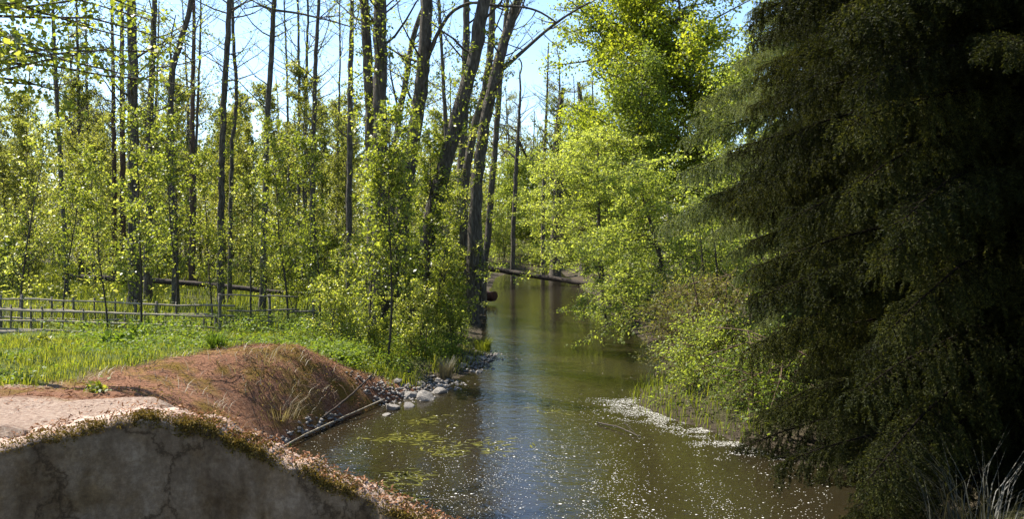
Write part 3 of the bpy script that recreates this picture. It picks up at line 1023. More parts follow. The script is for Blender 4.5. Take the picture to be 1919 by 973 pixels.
broad_tree('shrub', (4.8, 18.2), 3.4, .04, 80, 1.6, 10, .45, 12, .06, (TWIG, TWIG, G1), 'tall pale green bush beside the dark spruce', 'shrub', lo=.05, el=(-.2, .7), multi=5, seed=9, grav=-.2)
broad_tree('willow_bush', (4.1, 16.0), 2.0, .03, 80, 1.7, 9, .5, 10, .06, (TWIG_R, TWIG_R, G3), 'twiggy yellowish bush arching over the right water edge', 'shrub', lo=.03, el=(-.3, .5), multi=6, side=(PI, 1.1), seed=10, grav=-.45, tw_r=.005, aspect=.45)
broad_tree('willow_bush', (3.5, 13.7), 1.3, .02, 90, 1.2, 9, .4, 11, .06, (TWIG_R, TWIG_R, G1), 'low leafy bush behind the white scum line', 'shrub', lo=.03, el=(-.3, .6), multi=7, side=(PI * 1.15, 1.2), seed=11, grav=-.4, aspect=.4)
broad_tree('willow_bush', (4.3, 12.0), 1.1, .02, 70, 1.1, 9, .4, 10, .06, (TWIG_R, TWIG_R, G2), 'dark low bush under the spruce beside the white scum line', 'shrub', lo=.03, el=(-.3, .6), multi=6, side=(PI * 1.1, 1.3), seed=15, grav=-.4, aspect=.4)
broad_tree('shrub', (6.5, 21), 5.5, .06, 80, 1.9, 10, .5, 12, .075, (TWIG, TWIG, G1), 'tall bush filling the gap left of the dark spruce', 'shrub', lo=.05, el=(-.1, .7), multi=4, seed=12)
broad_tree('lime_tree', (7.5, 27), 9.0, .12, 80, 2.6, 12, .7, 15, .10, (BARK, TWIG, G1), 'leafy tree between the bright layered trees and the spruce', 'tree', lo=.12, el=(0, .8), seed=13, spread=.1)
broad_tree('hornbeam_tree', (-.6, 66), 8.5, .12, 90, 3.6, 14, .9, 17, .15, (BARK, TWIG, G1), 'bright tree closing the far channel left of the slim water-edge trunk', 'tree', lo=.1, el=(-.1, .6), grav=-.1, seed=31, spread=.12)
broad_tree('hornbeam_tree', (3.6, 62), 8.8, .12, 90, 3.6, 14, .9, 17, .15, (BARK, TWIG, G1), 'bright lime tree closing the far channel above the fallen stream log', 'tree', lo=.1, el=(-.1, .6), grav=-.1, seed=32, spread=.12)
broad_tree('hornbeam_tree', (6.3, 46), 8.0, .12, 90, 3.3, 14, .8, 17, .12, (BARK, TWIG, G1), 'bright lime tree on the right bank just before the fallen stream log', 'tree', lo=.2, el=(-.05, .6), grav=-.15, seed=33, spread=.1, lean=(-.08, 0))
# nearer overhanging tree at upper left
broad_tree('maple_tree', (-7.6, 10.2), 7.6, .10, 64, 2.9, 10, .5, 12, .07, (BARK, TWIG, Y1), 'near leafy branches hanging into the upper left corner', 'tree', lo=.5, el=(-.25, .35), seed=14, spread=.07, aspect=.85, grav=-.1, side=(0, .45), shape=lambda t: 1, twob=.01)


# ------------------------------------------------------------------ spruces
def spruce_branch(seed, L=2.2, wide=.62, hang=.8, dens=1.0):
    rg = np.random.default_rng(seed)
    w = Wood()
    C, A, N, S = [], [], [], []
    ax = curve_pts((0, 0, 0), (1, 0, .12), L, 12, -.45, .03, rg)
    w.tube(ax, np.linspace(.02, .004, 12), 5)

    def needles(pts, m):
        t = rg.uniform(0, 1, m) * (len(pts) - 1)
        i = np.minimum(t.astype(int), len(pts) - 2)
        fr = (t - i)[:, None]
        td = unit(pts[i + 1] - pts[i])
        rn = rg.normal(size=(m, 3))
        rn -= (rn * td).sum(1)[:, None] * td
        C.append(pts[i] * (1 - fr) + pts[i + 1] * fr)
        A.append(unit(td * .8 + unit(rn)))
        N.append(rg.normal(size=(m, 3)))
        S.append(rg.uniform(.014, .026, m))
    needles(ax, int(260 * dens))
    ns = 84
    for k in range(ns):
        t = .08 + .92 * (k + rg.random()) / ns
        i = min(int(t * 11), 10)
        b = ax[i] + (ax[i + 1] - ax[i]) * (t * 11 - i)
        ld = unit(ax[i + 1] - ax[i])
        sd = 1 if k % 2 else -1
        ln = wide * (1.05 - t) ** .7 * (.35 + .65 * min(1, t * 4)) * rg.uniform(.6, 1.1) + .06
        q = curve_pts(b, ld * .75 + np.array((0, sd * .8, -.05)) + rg.normal(size=3) * np.array((.22, .2, .28)), ln, 6, -hang * .6, .07, rg)
        w.tube(q, np.linspace(.004, .0015, 6), 3)
        needles(q, int(ln * 230 * dens))
        for j in range(int(ln / .042)):
            u = rg.uniform(.15, 1) * 4.99
            ii = int(u)
            bb = q[ii] + (q[ii + 1] - q[ii]) * (u - ii)
            qd = unit(q[ii + 1] - q[ii])
            l2 = rg.uniform(.08, .27) * (1.2 - u / 8)
            qq = curve_pts(bb, qd * .6 + np.array((rg.normal() * .3, rg.normal() * .3, -.25 - hang * rg.random())), l2, 4, -hang, .06, rg)
            needles(qq, int(l2 * 240 * dens))
    C, A, N, S = map(np.concatenate, (C, A, N, S))
    Sd = unit(np.cross(A, N)) * .003
    v = np.stack([C - Sd, C + Sd, C + A * S[:, None] + Sd * .5, C + A * S[:, None] - Sd * .5], 1).reshape(-1, 3)
    f = np.arange(len(C) * 4).reshape(-1, 4)
    wv, wf = np.concatenate(w.v), np.concatenate(w.f)
    return np_mesh('spruce_branch', np.concatenate([wv, v]), np.concatenate([wf, f + len(wv)]),
                   np.concatenate([np.zeros(len(wf)), np.ones(len(f))]))


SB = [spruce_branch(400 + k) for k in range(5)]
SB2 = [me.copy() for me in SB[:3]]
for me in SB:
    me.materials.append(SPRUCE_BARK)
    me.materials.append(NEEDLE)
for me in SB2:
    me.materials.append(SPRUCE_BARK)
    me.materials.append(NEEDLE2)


def spruce(name, label, x, y, H, r, reach, whorl=.34, per=7, protos=SB, seed=1, z0=.35, az=None):
    rg = np.random.default_rng(seed)
    z = float(height(x, y))
    root = empty(name, (x, y, z - .05))
    tag(root, label, 'tree')
    w = Wood()
    P = curve_pts((0, 0, 0), (0, 0, 1), H, 12, .1, .01, rg)
    w.tube(P, np.linspace(r, .02, 12), 9, .04)
    link('trunk', w.mesh('trunk'), SPRUCE_BARK, root, True)
    zz = z0
    while zz < H - .1:
        for k in range(per):
            a = 6.283 * (k + rg.uniform(-.3, .3)) / per + zz * 2.4
            if az and not (az[0] < (a % 6.283) < az[1]):
                continue
            L = float(np.interp(zz, [p[0] for p in reach], [p[1] for p in reach])) * rg.uniform(.78, 1.12)
            o = bpy.data.objects.new('branch', protos[rg.integers(len(protos))])
            COL.objects.link(o)
            o.parent = root
            s = L / 2.1
            o.scale = (s, max(s, .55) * rg.uniform(.85, 1.15), max(s, .6))
            o.location = (math.cos(a) * r * .3, math.sin(a) * r * .3, zz + rg.uniform(-.12, .12))
            o.rotation_euler = (rg.normal() * .22, rg.uniform(-.05, .32) * np.interp(zz, [0, H], [1, -.4]), a)
        zz += whorl * rg.uniform(.8, 1.2)
    return root


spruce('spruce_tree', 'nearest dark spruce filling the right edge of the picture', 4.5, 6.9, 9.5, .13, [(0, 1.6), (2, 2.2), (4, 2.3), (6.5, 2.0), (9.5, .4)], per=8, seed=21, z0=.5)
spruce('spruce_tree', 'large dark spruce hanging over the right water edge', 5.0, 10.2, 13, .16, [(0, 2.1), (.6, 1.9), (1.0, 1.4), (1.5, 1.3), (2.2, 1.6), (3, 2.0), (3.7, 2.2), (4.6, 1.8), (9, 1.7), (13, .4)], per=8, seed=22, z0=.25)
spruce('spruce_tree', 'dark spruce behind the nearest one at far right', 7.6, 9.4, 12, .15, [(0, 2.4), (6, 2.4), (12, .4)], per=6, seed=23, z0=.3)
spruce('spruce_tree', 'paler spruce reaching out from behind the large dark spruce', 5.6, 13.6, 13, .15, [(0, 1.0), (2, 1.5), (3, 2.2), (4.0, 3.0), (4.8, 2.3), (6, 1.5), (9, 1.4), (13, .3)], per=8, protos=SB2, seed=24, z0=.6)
broad_tree('lime_tree', (10.5, 19), 9.0, .12, 80, 2.6, 12, .7, 15, .10, (BARK, TWIG, G1), 'sunlit tree glimpsed through gaps in the dark spruces', 'tree', lo=.08, el=(0, .8), seed=16, spread=.1)


# ------------------------------------------------------------------ far forest
def far_tree_proto(seed, H):
    rg = np.random.default_rng(seed)
    w0, w, lv = Wood(), Wood(), Leaves()
    P = curve_pts((0, 0, -.2), (0, 0, 1), H, 12, .05, .02, rg)
    w0.tube(P, np.linspace(.16, .03, 12), 7)
    for k in range(38):
        t = .18 + .8 * rg.random()
        i = min(int(t * 11), 10)
        b = P[i]
        a = rg.uniform(0, 6.28)
        branchy(w, lv, b, (math.cos(a), math.sin(a), rg.uniform(.2, .9)), 2.4 * (1.2 - .7 * t), .03, 6, .9, 13, .115, .2, spread=.14, sides=3, tw_r=.008, rg=rg)
    return finish('slender_tree', (0, 0, 0), w0, w, lv, (BARK, TWIG, FAR))


protos['far'] = [far_tree_proto(600 + k, 13 + k) for k in range(4)]
rg = np.random.default_rng(77)
for k in range(64):
    d = rg.uniform(42, 85)
    xx = rg.uniform(-200, 1330)
    x = gx(xx, d)
    if -1.2 < x - XL(np.array(d)) and x < XR(np.array(d)) + 1.2:
        continue
    if 380 < xx < 500 and rg.random() < .7:
        continue
    s = rg.uniform(.55, .95) if 360 < xx < 520 else rg.uniform(.8, 1.15)
    place('far', 'slender_tree', k, x, d, s, ('nearer' if d < 60 else 'farther') + ' slender forest tree, ' + where(x, d), 'tree', 'distant trees of the forest')

for k, (xx, d, sc) in enumerate(((930, 72, .95), (975, 82, 1.05), (1005, 74, .8), (1035, 78, 1.1), (1070, 70, 1.0), (1100, 76, 1.1), (890, 80, 1.0))):
    place('far', 'slender_tree', k, gx(xx, d), d, sc, 'pale slender tree in the gap beyond the far water', 'tree', 'distant trees of the forest')
# the mass of the wood beyond, reads as one
N = 70000
u = rg.uniform(-1.15, 1.15, N)
d = rg.uniform(85, 150, N)
X = u * d * .68
top = 7 + 9 * fbm(X * .07, d * .05, 61) + 3 * (fbm(X * .4, d * .2, 62) - .5)
Z = 4 * 0 + top * rg.random(N) ** .8
C = np.stack([X, d, Z + height(X, d)], 1)
me = leaf_mesh('far_wood', C, rg.normal(size=(N, 3)), rg.normal(size=(N, 3)) + np.array((0, 0, .6)), rg.uniform(.35, .8, N), .7)
tag(link('far_wood', me, FAR), 'hazy leafy mass of woodland in the far distance', 'woodland', kind='stuff')


# ------------------------------------------------------------------ boardwalk rails and grey panel
def rail(parent, name, p, q, r, mat, n=8, sag=.01, flat=1.0):
    w = Wood()
    t = np.linspace(0, 1, n)[:, None]
    P = np.asarray(p)[None] * (1 - t) + np.asarray(q)[None] * t
    P = P + R.normal(size=P.shape) * sag
    w.tube(P - np.array(parent.location), np.full(n, r) * R.uniform(.85, 1.15, n), 6, .06, True)
    return link(name, w.mesh(name), mat, parent, True)


root = empty('wooden_railing', (-10.0, 19.0, .5))
tag(root, 'long weathered wooden rail fence beyond the grassy bank', 'fence')


def zt(x):
    return np.interp(x, [-17, -12.4, -7.05], [1.36, 1.25, 1.00])


for (y, dz) in ((19.0, -.12), (20.1, .02)):
    xs0, xs1 = -16.5, -7.08
    for o_, m_ in ((0, WOODG), (-.28, WOODG), (-.50, WOODG)):
        rail(root, 'rail', (xs0, y, zt(xs0) + dz + o_), (xs1, y, zt(xs1) + dz + o_ * .85), .027, m_, 14, .014)
    for xx in ((-57, -20, 19, 57, 77, 115, 155, 199, 233, 271, 309, 345, 381, 404) if y < 19.5 else (-30, 0, 38, 95, 137, 175, 215, 252, 290, 327, 365, 395)):
        x = gx(xx, y)
        rail(root, 'post', (x, y + .04, .1), (x + R.normal() * .02, y + .04, zt(x) + dz + .05), (.022 if xx % 2 else .034), WOODD, 6, .006)
# plank edge along the foot
for y, z in ((18.95, .52),):
    rail(root, 'foot_board', (-16.5, y, .56), (-11.0, y, .53), .07, WOODG, 10, .008)
    rail(root, 'foot_board', (-9.3, y, .52), (-7.1, y, .52), .06, WOODG, 8, .008)

root = empty('wooden_railing', (-5.6, 18.9, .4))
tag(root, 'short greyer rail panel half hidden by saplings, right of the long fence', 'fence')
for (x0, y0, x1, y1, rr) in ((410, 553, 560, 556, .026), (425, 583, 560, 581, .028), (540, 586, 640, 579, .03), (430, 600, 520, 603, .02)):
    rail(root, 'rail', px(x0, y0, 18.9), px(x1, y1, 18.9), rr * .75, WOODD, 8, .012)
for xx, yt in ((412, 550), (505, 552), (588, 562), (640, 568)):
    p = px(xx, yt, 18.95)
    rail(root, 'post', (p[0], p[1], .1), p, .035, WOODD, 6, .006)


# ------------------------------------------------------------------ fallen logs
def log(name, label, P, r0, r1, mat, stubs=4, sides=9):
    P = np.asarray(P, float)
    s = np.linspace(0, 1, len(P))
    t = np.linspace(0, 1, 22)
    Q = np.stack([np.interp(t, s, P[:, k]) for k in range(3)], 1)
    Q[1:-1] = (Q[:-2] + Q[2:] + Q[1:-1] * 2) / 4
    Q += R.normal(size=Q.shape) * r0 * .10
    root = empty(name, Q[0])
    w = Wood()
    w.tube(Q - Q[0], np.linspace(r0, r1, 22), sides, .07, True)
    link('trunk', w.mesh('log'), mat, root, True)
    for k in range(stubs):
        i = R.integers(3, 20)
        w = Wood()
        q = curve_pts(Q[i] - Q[0], R.normal(size=3) * np.array((1, 1, .5)) + np.array((0, 0, .8)), R.uniform(.3, .9), 5, 0, .1)
        w.tube(q, np.linspace(r1 * .5, .006, 5), 5)
        link('branch_stub', w.mesh('stub'), mat, root, True)
    return tag(root, label, 'log')


log('fallen_log', 'long thin fallen trunk lying across the sunny clearing behind the fence', [px(120, 519, 28), px(250, 524, 28), px(380, 533, 27.5), px(480, 544, 27), px(570, 552, 26.5)], .11, .07, LOGM)
log('fallen_log', 'dark log end lying at the left edge beyond the fence', [px(-80, 500, 34), px(-20, 504, 34), px(42, 511, 33.5)], .16, .13, LOGM, 2)
log('fallen_log', 'dark trunk fallen across the stream in the distance', [px(892, 499, 46), px(960, 511, 45), px(1020, 520, 44), px(1100, 533, 42), px(1165, 543, 41)], .17, .12, LOGM, 3)
log('fallen_log', 'short red-brown log jutting into the water from the left bank', [px(855, 548, 32.5), px(890, 554, 32), px(926, 556, 31.5)], .21, .19, LOGR, 1, 12)
log('fallen_log', 'thin pale pole lying along the waterline below the brown mound', [px(470, 868, 9.85) * np.array((1, 1, 0)) + np.array((0, 0, .05)), (-2.95, 11.3, .06), (-2.62, 12.4, .06), (-2.2, 13.6, .07)], .014, .012, WOODG, 0)
log('fallen_log', 'dark stick leaning on the mound foot above the pale pole', [(-2.9, 11.9, .12), (-2.6, 12.6, .32), (-2.35, 13.3, .55)], .02, .013, LOGM, 0)


# ------------------------------------------------------------------ stones along the bank
def stone_mesh(seed):
    rg = np.random.default_rng(seed)
    import bmesh
    bm = bmesh.new()
    bmesh.ops.create_icosphere(bm, subdivisions=3, radius=1)
    cuts = [unit(rg.normal(size=3)) for _ in range(9)]
    offs = rg.uniform(.35, .85, 9)
    for v in bm.verts:
        c = np.array(v.co)
        for n_, o_ in zip(cuts, offs):
            dd = c @ n_ - o_
            if dd > 0:
                c = c - n_ * dd * .9
        c *= 1 + .05 * math.sin(7 * c[0] + seed) * math.cos(6 * c[1])
        v.co = c
    me = bpy.data.meshes.new('stone')
    bm.to_mesh(me)
    bm.free()
    return me


SM = [stone_mesh(k) for k in range(6)]
SMd = [m_.copy() for m_ in SM]
for a in SM: a.materials.append(STONE)
for a in SMd: a.materials.append(STONE_D)
spots = [  # px x, px y, width px, pale, label
    (822, 727, 34, 1, 'pale flat stone at the right tip of the bank stones'),
    (802, 738, 46, 1, 'largest pinkish stone at the water edge, left of the flat tip stone'),
    (772, 735, 40, 1, 'pale slanted stone in the middle of the bank stones'),
    (735, 757, 34, 1, 'white-topped stone at the waterline below the saplings'),
    (765, 752, 30, 0, 'grey stone at the waterline in front of the slanted stone'),
    (712, 748, 24, 0, 'leftmost grey stone of the bank stones'),
    (745, 728, 26, 0, 'dark stone tucked behind the bank stones under the saplings'),
    (818, 713, 22, 0, 'small stone behind the flat tip stone'),
    (792, 718, 22, 0, 'small stone behind the largest pinkish stone'),
    (725, 768, 20, 1, 'small pale stone at the left end by the pale pole'),
    (880, 673, 30, 1, 'pale stone on the far gravel point of the left bank'),
    (903, 670, 24, 1, 'rounded stone at the outer edge of the gravel point'),
    (868, 684, 22, 1, 'small stone on the inner side of the gravel point'),
    (915, 678, 16, 1, 'smallest stone at the tip of the gravel point'),
    (895, 690, 18, 0, 'dark stone at the near waterline of the gravel point'),
]
for k, (xx, yy, wpx, pale, lab) in enumerate(spots):
    d = 3 * F / (yy - HY) * .97
    s = wpx * d / F / 2
    o = bpy.data.objects.new('stone', (SM if pale else SMd)[k % 6])
    COL.objects.link(o)
    x = gx(xx, d)
    o.location = (x, d, max(float(height(x, d)), -.02) + s * .12)
    o.scale = (s * 1.0, s * R.uniform(.8, 1.1), s * R.uniform(.45, .65))
    o.rotation_euler = (R.normal() * .15, R.normal() * .15, R.uniform(0, 6))
    tag(o, lab, 'stone', 'stones along the left water edge')
# pebbles: uncountable
V, Fa, n0 = [], [], 0
base = np.array([v.co for v in SM[0].vertices])[:12]
ico_f = [(0, 1, 2), (0, 2, 3), (0, 3, 4), (0, 4, 1), (5, 2, 1), (5, 3, 2), (5, 4, 3), (5, 1, 4)]
oct_ = np.array([(0, 0, 1), (1, 0, 0), (0, 1, 0), (-1, 0, 0), (0, -1, 0), (0, 0, -1)], float)
N = 900
yy = np.concatenate([R.uniform(13.4, 15.6, 420), R.uniform(16.5, 20, 330), R.uniform(9.6, 12.5, 150)])
s = np.where(yy > 13, R.normal(.12, .22, N), np.abs(R.normal(.0, .07, N)))
xx = XL(yy) - s
sz = R.uniform(.015, .06, N)
for k in range(N):
    V.append(oct_ * sz[k] * R.uniform(.6, 1.3, (6, 3)) * np.array((1, 1, .6)) + np.array((xx[k], yy[k], max(float(height(xx[k], yy[k])), -.02) + .01)))
    Fa.append(np.array(ico_f) + 6 * k)
tag(link('gravel', np_mesh('gravel', np.concatenate(V), np.concatenate(Fa)), STONE), 'pale gravel and pebbles along the left waterline', 'gravel', kind='stuff')

# ------------------------------------------------------------------ ground cover
def scatter(n, x0, x1, y0, y1, ok, rg=R):
    x = rg.uniform(x0, x1, n)
    y = rg.uniform(y0, y1, n)
    k = ok(x, y) > rg.random(n)
    return x[k], y[k]


def left_land(x, y):
    return np.clip((XL(y) - x) / .5, 0, 1)


def grass_obj(name, label, x, y, h0, h1, w, mat, bend=.4, lift=0):
    n = len(x)
    P = np.stack([x, y, height(x, y) - .01 + lift], 1)
    a = R.uniform(0, 6.283, n)
    D = np.stack([np.cos(a), np.sin(a), 0 * a], 1)
    me = blade_mesh(name, P, D, R.uniform(h0, h1, n), R.uniform(.6, 1.2, n) * w, bend)
    return tag(link(name, me, mat), label, 'grass', kind='stuff')


x, y = scatter(110000, -12, -2.2, 7.5, 18.8, lambda x, y: (1 - litter_w(x, y)) * (1 - sand_w(x, y)) * smooth(.4, 1.2, XL(y) - x) * (.25 + .75 * smooth(.38, .6, fbm(x * .9, y * .9, 71))) * (np.abs(x) < y * .72))
grass_obj('bank_grass', 'bright green grass on the left bank before the fence', x, y, .03, .15, .005, GRASS)
x, y = scatter(90000, -30, -2, 19, 48, lambda x, y: smooth(.6, 1.6, XL(y) - x) * (np.abs(x) < y * .72) * (.3 + .7 * smooth(.35, .6, fbm(x * .3, y * .3, 72))))
grass_obj('meadow_grass', 'yellow-green grass of the clearing behind the fence', x, y, .12, .42, .012, GRASSM)
x, y = scatter(6500, -3, 0, 14.0, 20, lambda x, y: smooth(.05, .5, XL(y) - x) * smooth(2.6, 1.2, XL(y) - x) * smooth(.4, .6, fbm(x * 1.6, y * 1.6, 73)))
grass_obj('shore_grass', 'tufts of green grass on the point of the left bank', x, y, .08, .34, .006, GRASS)
x, y = scatter(3800, 2, 6, 11, 16, lambda x, y: smooth(-.35, .2, x - XR(y)) * smooth(1.8, .6, x - XR(y)))
grass_obj('reed_grass', 'fresh grass at the right water edge under the twiggy bush', x, y, .08, .3, .008, GRASS)


def herb(name, label, x, y, hmax, leaf, mat, per=1, aspect=.6, kind='stuff'):
    n = len(x)
    hz = R.random(n) ** 1.3 * hmax
    C = np.stack([x, y, height(x, y) + hz], 1)
    A = R.normal(size=(n, 3)) * np.array((1, 1, .45))
    N = R.normal(size=(n, 3)) * .5 + np.array((0, 0, 1.))
    me = leaf_mesh(name, C, A, N, leaf * R.uniform(.5, 1.3, n), aspect)
    return tag(link(name, me, mat), label, 'herbs', kind=kind)


hm = .5 * np.ones(1)
x, y = scatter(60000, -9, -1, 13.9, 19.5, lambda x, y: smooth(.35, 1.0, XL(y) - x) * smooth(.42, .58, fbm(x * 1.2, y * 1.2, 81)) * (np.abs(x) < y * .6) * np.where(x < -5.0, .35, 1))
herb('bank_herbs', 'dense green herbs on the bank around the saplings', x, y, .45, .06, HERB)
x, y = scatter(60000, -12, -3, 8.5, 18, lambda x, y: (1 - litter_w(x, y)) * (1 - sand_w(x, y)) * smooth(.48, .6, fbm(x * 1.0, y * 1.0, 82)) * (np.abs(x) < y * .72))
herb('low_herbs', 'low leafy weeds among the grass before the fence', x, y, .12, .05, HERB)
x, y = scatter(90000, -40, 24, 22, 85, lambda x, y: smooth(.5, 2, shore(x, y)) * smooth(.4, .6, fbm(x * .4, y * .4, 83)) * (np.abs(x) < y * .72))
herb('forest_herbs', 'leafy undergrowth covering the forest floor', x, y, .8, .13, Y2)
x, y = scatter(26000, -7, 1, 19, 46, lambda x, y: smooth(.15, .7, XL(y) - x) * smooth(5.5, 3, XL(y) - x))
herb('stream_side_herbs', 'leafy plants along the left bank below the big trunks', x, y, .55, .09, G1)
x, y = scatter(22000, -7, 9, 44, 78, lambda x, y: smooth(.2, .8, shore(x, y)))
herb('far_bank_herbs', 'low greenery on the banks at the far end of the stream', x, y, .5, .14, G1)
x, y = scatter(40000, 2, 12, 9, 34, lambda x, y: smooth(-.05, .3, x - XR(y)) * smooth(.35, .55, fbm(x * .9, y * .9, 84)))
herb('right_bank_herbs', 'leafy undergrowth on the shaded right bank', x, y, .5, .07, G2)


def leafy_clump(name, label, x, y, rad, h, n, leaf, mat, aspect=.6):
    rg = np.random.default_rng(int(abs(x * 100) + y * 10))
    z = float(height(x, y))
    root = empty(name, (x, y, z))
    w, lv = Wood(), Leaves()
    for k in range(n):
        a = rg.uniform(0, 6.283)
        t = rg.random() ** .6
        q = curve_pts((math.cos(a) * rad * .3 * t, math.sin(a) * rad * .3 * t, -.02), (math.cos(a) * t * rad / h, math.sin(a) * t * rad / h, 1), h * rg.uniform(.6, 1.1) * (1.1 - .4 * t), 5, -.1, .06, rg)
        w.tube(q, np.linspace(.005, .002, 5), 3)
        leaves_on(lv, q, 12, leaf, .03, rg, .6, .3, .2)
    link('stems', w.mesh('stems'), HERB, root)
    link('leaves', lv.mesh('leaves', aspect), mat, root)
    return tag(root, label, 'plant')


leafy_clump('herb_clump', 'dark green leafy clump on the grass in front of the fence', gx(215, 13.0), 13.0, .42, .30, 46, .11, HERB)
leafy_clump('herb_clump', 'small bright yellow-green plant at the foot of the sandy ledge', gx(180, 7.3), 7.3, .12, .10, 16, .05, GRASS)
leafy_clump('herb_clump', 'bright broad-leaved clump at the top of the mound near the saplings', gx(640, 14.9), 14.9, .45, .5, 44, .10, HERB)
leafy_clump('herb_clump', 'feathery plant below the fence at left', gx(80, 13.5), 13.5, .35, .22, 36, .07, GRASS)
leafy_clump('herb_clump', 'tangled weed below the fence post with leaves up to the rail', gx(255, 16.6), 16.6, .6, .45, 50, .08, HERB)


def tuft(name, label, x, y, n, rad, h0, h1, w, mat, bend=.5, cat='grass'):
    rg = R
    z = float(height(x, y))
    r_ = rad * np.sqrt(rg.random(n)) * .5
    a = rg.uniform(0, 6.283, n)
    P = np.stack([np.cos(a) * r_, np.sin(a) * r_, 0 * a - .02], 1)
    a2 = a + rg.normal(size=n) * .6
    D = np.stack([np.cos(a2), np.sin(a2), 0 * a], 1)
    me = blade_mesh(name, P, D, rg.uniform(h0, h1, n), rg.uniform(.6, 1.2, n) * w, bend)
    o = link(name, me, mat)
    o.location = (x, y, z)
    return tag(o, label, cat, 'grass tufts on the banks')


tuft('grass_tuft', 'dark green grass tuft at the edge of the brown slope', gx(405, 12.4), 12.4, 240, .22, .15, .34, .006, HERB)
tuft('grass_tuft', 'brownish sedge tuft above the bank stones', gx(835, 15.7), 15.7, 260, .25, .2, .5, .006, DRYD, .4)
tuft('grass_tuft', 'bright grass tuft on the gravel point', gx(905, 19.3), 19.3, 240, .35, .2, .45, .008, GRASS)
tuft('grass_tuft', 'pale dry grass tuft hanging on the left side of the mound', -3.75, 11.9, 60, .5, .12, .35, .004, DRY, .9)
tuft('grass_tuft', 'pale dry stems tumbling down the mound towards the water', -3.35, 11.2, 60, .6, .12, .35, .004, DRY, .9)
tuft('grass_tuft', 'dry grass tuft at the bottom right corner', gx(1850, 5.2), 5.2, 170, .7, .3, .75, .004, DRYDD, .9)
tuft('grass_tuft', 'thin dry stems left of the bottom right tuft', gx(1760, 5.8), 5.8, 90, .6, .3, .7, .0035, DRYDD, .9)

x, y = scatter(9000, -6, -2, 8.2, 14.4, lambda x, y: litter_w(x, y) * (XL(y) - x > .2) * smooth(.56, .68, fbm(x * 1.7, y * 1.7, 76)))
herb('mound_moss', 'golden moss and small weeds on the brown slope', x, y, .04, .028, MOSS2)
# litter on the brown slopes
x, y = scatter(50000, -7, -1, 5.5, 15, lambda x, y: litter_w(x, y) * (XL(y) - x > .05) * (1 - .7 * sand_w(x, y)) * (.25 + .75 * smooth(11, 13, y)))
n = len(x)
C = np.stack([x, y, height(x, y) + R.random(n) * .025], 1)
A = R.normal(size=(n, 3)) * np.array((1, 1, .35))
me = leaf_mesh('needle_litter', C, A, R.normal(size=(n, 3)) + np.array((0, 0, 1.)), R.uniform(.03, .09, n), .12, .02)
tag(link('needle_litter', me, LITTER), 'brown dead needles and twigs covering the mound', 'litter', kind='stuff')
x, y = scatter(3200, -6, -2, 8.5, 14.4, lambda x, y: litter_w(x, y) * (XL(y) - x > .15) * smooth(.52, .66, fbm(x * 1.3, y * 1.3, 74)))
grass_obj('straw', 'tan dry grass matted over the brown slope', x, y, .03, .16, .004, DRY, 1.6)
x, y = scatter(5200, -6, -2, 5.2, 9, lambda x, y: (sand_w(x, y) > .2) * (XL(y) - x > .5) * smooth(.42, .6, fbm(x * 2.2, y * 2.2, 75)))
n = len(x)
me = leaf_mesh('sand_litter', np.stack([x, y, height(x, y) + .006], 1), R.normal(size=(n, 3)) * np.array((1, 1, .2)), R.normal(size=(n, 3)) * .3 + np.array((0, 0, 1.)), R.uniform(.01, .05, n), .3, .03)
tag(link('sand_litter', me, LITTER), 'dead needles and bark bits strewn over the sandy ledge', 'litter', kind='stuff')
w = Wood()
for k in range(260):
    y_ = R.uniform(9.8, 14.2)
    s_ = R.uniform(.15, 1.9)
    x_ = float(XL(np.array(y_))) - s_
    z_ = float(height(x_, y_))
    L = R.uniform(.1, .45)
    q = curve_pts((x_, y_, z_ + .02), (R.normal() + .6, R.normal() - .3, .15), L, 5, -.5, .25)
    q[:, 2] = np.maximum(q[:, 2], height(q[:, 0], q[:, 1]) + .01)
    w.tube(q, np.linspace(.0038, .0015, 5), 4)
tag(link('dead_stems', w.mesh('dead_stems'), TWIG_R, smooth_shade=True), 'tangle of pale dead stems over the brown mound', 'twigs', kind='stuff')

# ------------------------------------------------------------------ on the water
def discs(n, x, y, s, z=.004):
    a = np.linspace(0, 2 * np.pi, 6, endpoint=False)
    rr = s[:, None] * R.uniform(.6, 1.2, (n, 6))
    v = np.stack([x[:, None] + rr * np.cos(a), y[:, None] + rr * np.sin(a), np.full((n, 6), z) + R.random((n, 1)) * .003], -1)
    b = np.arange(n)[:, None] * 6
    f = np.concatenate([b + np.array([[0, 1, 2, 3]]), b + np.array([[0, 3, 4, 5]])])
    return v.reshape(-1, 3), f


N = 52000
d = 1 / R.uniform(1 / 22, 1 / 7.0, N)
xp = R.uniform(500, 1560, N)
x = gx(xp, d)
dens = np.interp(xp, [500, 700, 900, 1050, 1200, 1560], [.5, .55, .8, 1, .8, .35]) * np.interp(d, [7, 10, 13, 16, 22], [1, .8, .5, .3, .12])
dens = dens * (.22 + .6 * smooth(.42, .75, fbm(x * 2.2, d * .8, 91)))
k = (R.random(N) < dens * .8) & (shore(x, d) < -.05)
x, d = x[k], d[k]
s = R.uniform(.003, .0075, len(x)) * np.where(R.random(len(x)) < .04, 2.4, 1)
v, f = discs(len(x), x, d, s)
tag(link('floating_fluff', np_mesh('floating_fluff', v, f), FLUFF), 'white fluff specks floating on the stream', 'fluff', kind='stuff')
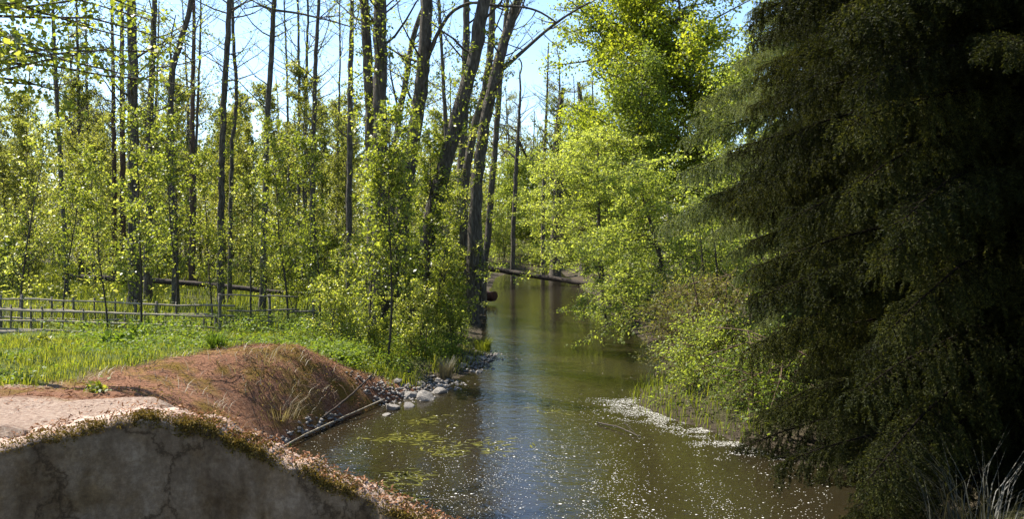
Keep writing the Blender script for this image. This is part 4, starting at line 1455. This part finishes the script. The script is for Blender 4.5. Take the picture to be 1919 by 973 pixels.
# scum line along the right bank
N = 7000
t = R.random(N)
y = np.interp(t, [0, 1], [10.2, 14.0])
x = XR(y) - np.abs(R.normal(0, .42, N)) + .05
k = R.random(N) < (.05 + .9 * smooth(.42, .62, fbm(x * 4, y * 4, 92)))
x, y = x[k], y[k]
v, f = discs(len(x), x, y, R.uniform(.003, .011, len(x)), .006)
tag(link('floating_scum', np_mesh('floating_scum', v, f), FLUFF), 'white scum drifted against the right bank', 'scum', kind='stuff')
# water weed patches just under / at the surface
C, A = [], []
for (xx, yy, rx, ry) in ((740, 822, .35, .3), (790, 822, .3, .25), (830, 838, .5, .35), (760, 893, .32, .22), (710, 916, .25, .2), (1030, 765, .35, .5), (800, 790, .35, .5), (840, 850, .3, .2), (740, 935, .3, .2), (930, 835, .4, .3)):
    dd = 3 * F / (yy - HY)
    c = np.array((gx(xx, dd), dd))
    n = 240
    q = R.normal(size=(n, 2)) * np.array((rx, ry)) * .5 + c
    C.append(np.stack([q[:, 0], q[:, 1], np.where(R.random(n) < .2, .003, -.025)], 1))
    A.append(np.stack([R.normal(size=n) + .5, R.normal(size=n) * .5, np.zeros(n)], 1))
C, A = np.concatenate(C), np.concatenate(A)
me = leaf_mesh('water_weed', C, A, np.tile((0, 0, 1.0), (len(C), 1)), R.uniform(.05, .22, len(C)), .22, 0)
tag(link('water_weed', me, ALGAE), 'yellow-green weed drifting at the water surface', 'weed', kind='stuff')

# bare twigs
log('fallen_branch', 'thin stick floating beside the white scum', [px(1120, 795, 3 * F / 365) * np.array((1, 1, 0)) + np.array((0, 0, .02)), px(1160, 806, 3 * F / 376) * np.array((1, 1, 0)) + np.array((0, 0, .04)), px(1200, 822, 3 * F / 392) * np.array((1, 1, 0)) + np.array((0, 0, .02))], .014, .008, TWIG, 1, 5)
root = empty('dead_branch', px(1560, 690, 9.2))
tag(root, 'bare twiggy branch arching from the spruce over the water', 'branch')
for k, P in enumerate(([(1560, 690), (1480, 652), (1400, 620), (1330, 612)], [(1560, 690), (1500, 660), (1400, 642), (1320, 668)], [(1540, 680), (1450, 690), (1380, 720), (1330, 760)])):
    q = np.array([px(a, b, 10.6 + .3 * i + k * .5) for i, (a, b) in enumerate(P)])
    t = np.linspace(0, 3, 10)
    Q = np.stack([np.interp(t, range(4), q[:, j]) for j in range(3)], 1)
    w = Wood()
    w.tube(Q - np.array(root.location), np.linspace(.016, .005, 10), 5)
    for _ in range(12):
        i = R.integers(2, 10)
        z = curve_pts(Q[i] - np.array(root.location), R.normal(size=3) + np.array((-.8, 0, 0)), R.uniform(.15, .5), 4, -.1, .15)
        w.tube(z, np.linspace(.005, .002, 4), 3)
    link('twig', w.mesh('twig'), TWIG_R, root, True)
# look-alikes that share a description are told apart by their order from the left
same = {}
for o in bpy.data.objects:
    if o.parent is None and 'label' in o and 'group' in o:
        same.setdefault(o['label'], []).append(o)
ORD = ['leftmost', 'second from left', 'third from left', 'fourth from left', 'fifth from left', 'sixth from left', 'seventh from left', 'eighth from left']
for lab, obs in same.items():
    if 1 < len(obs) <= len(ORD) + 1:
        obs.sort(key=lambda o: o.location.x / o.location.y)
        for k, o in enumerate(obs):
            o['label'] = lab + ', ' + ('rightmost' if k == len(obs) - 1 else ORD[k])
print('objects', len(bpy.data.objects), 'tris', sum(len(m_.loops) - 2 * len(m_.polygons) for m_ in bpy.data.meshes))
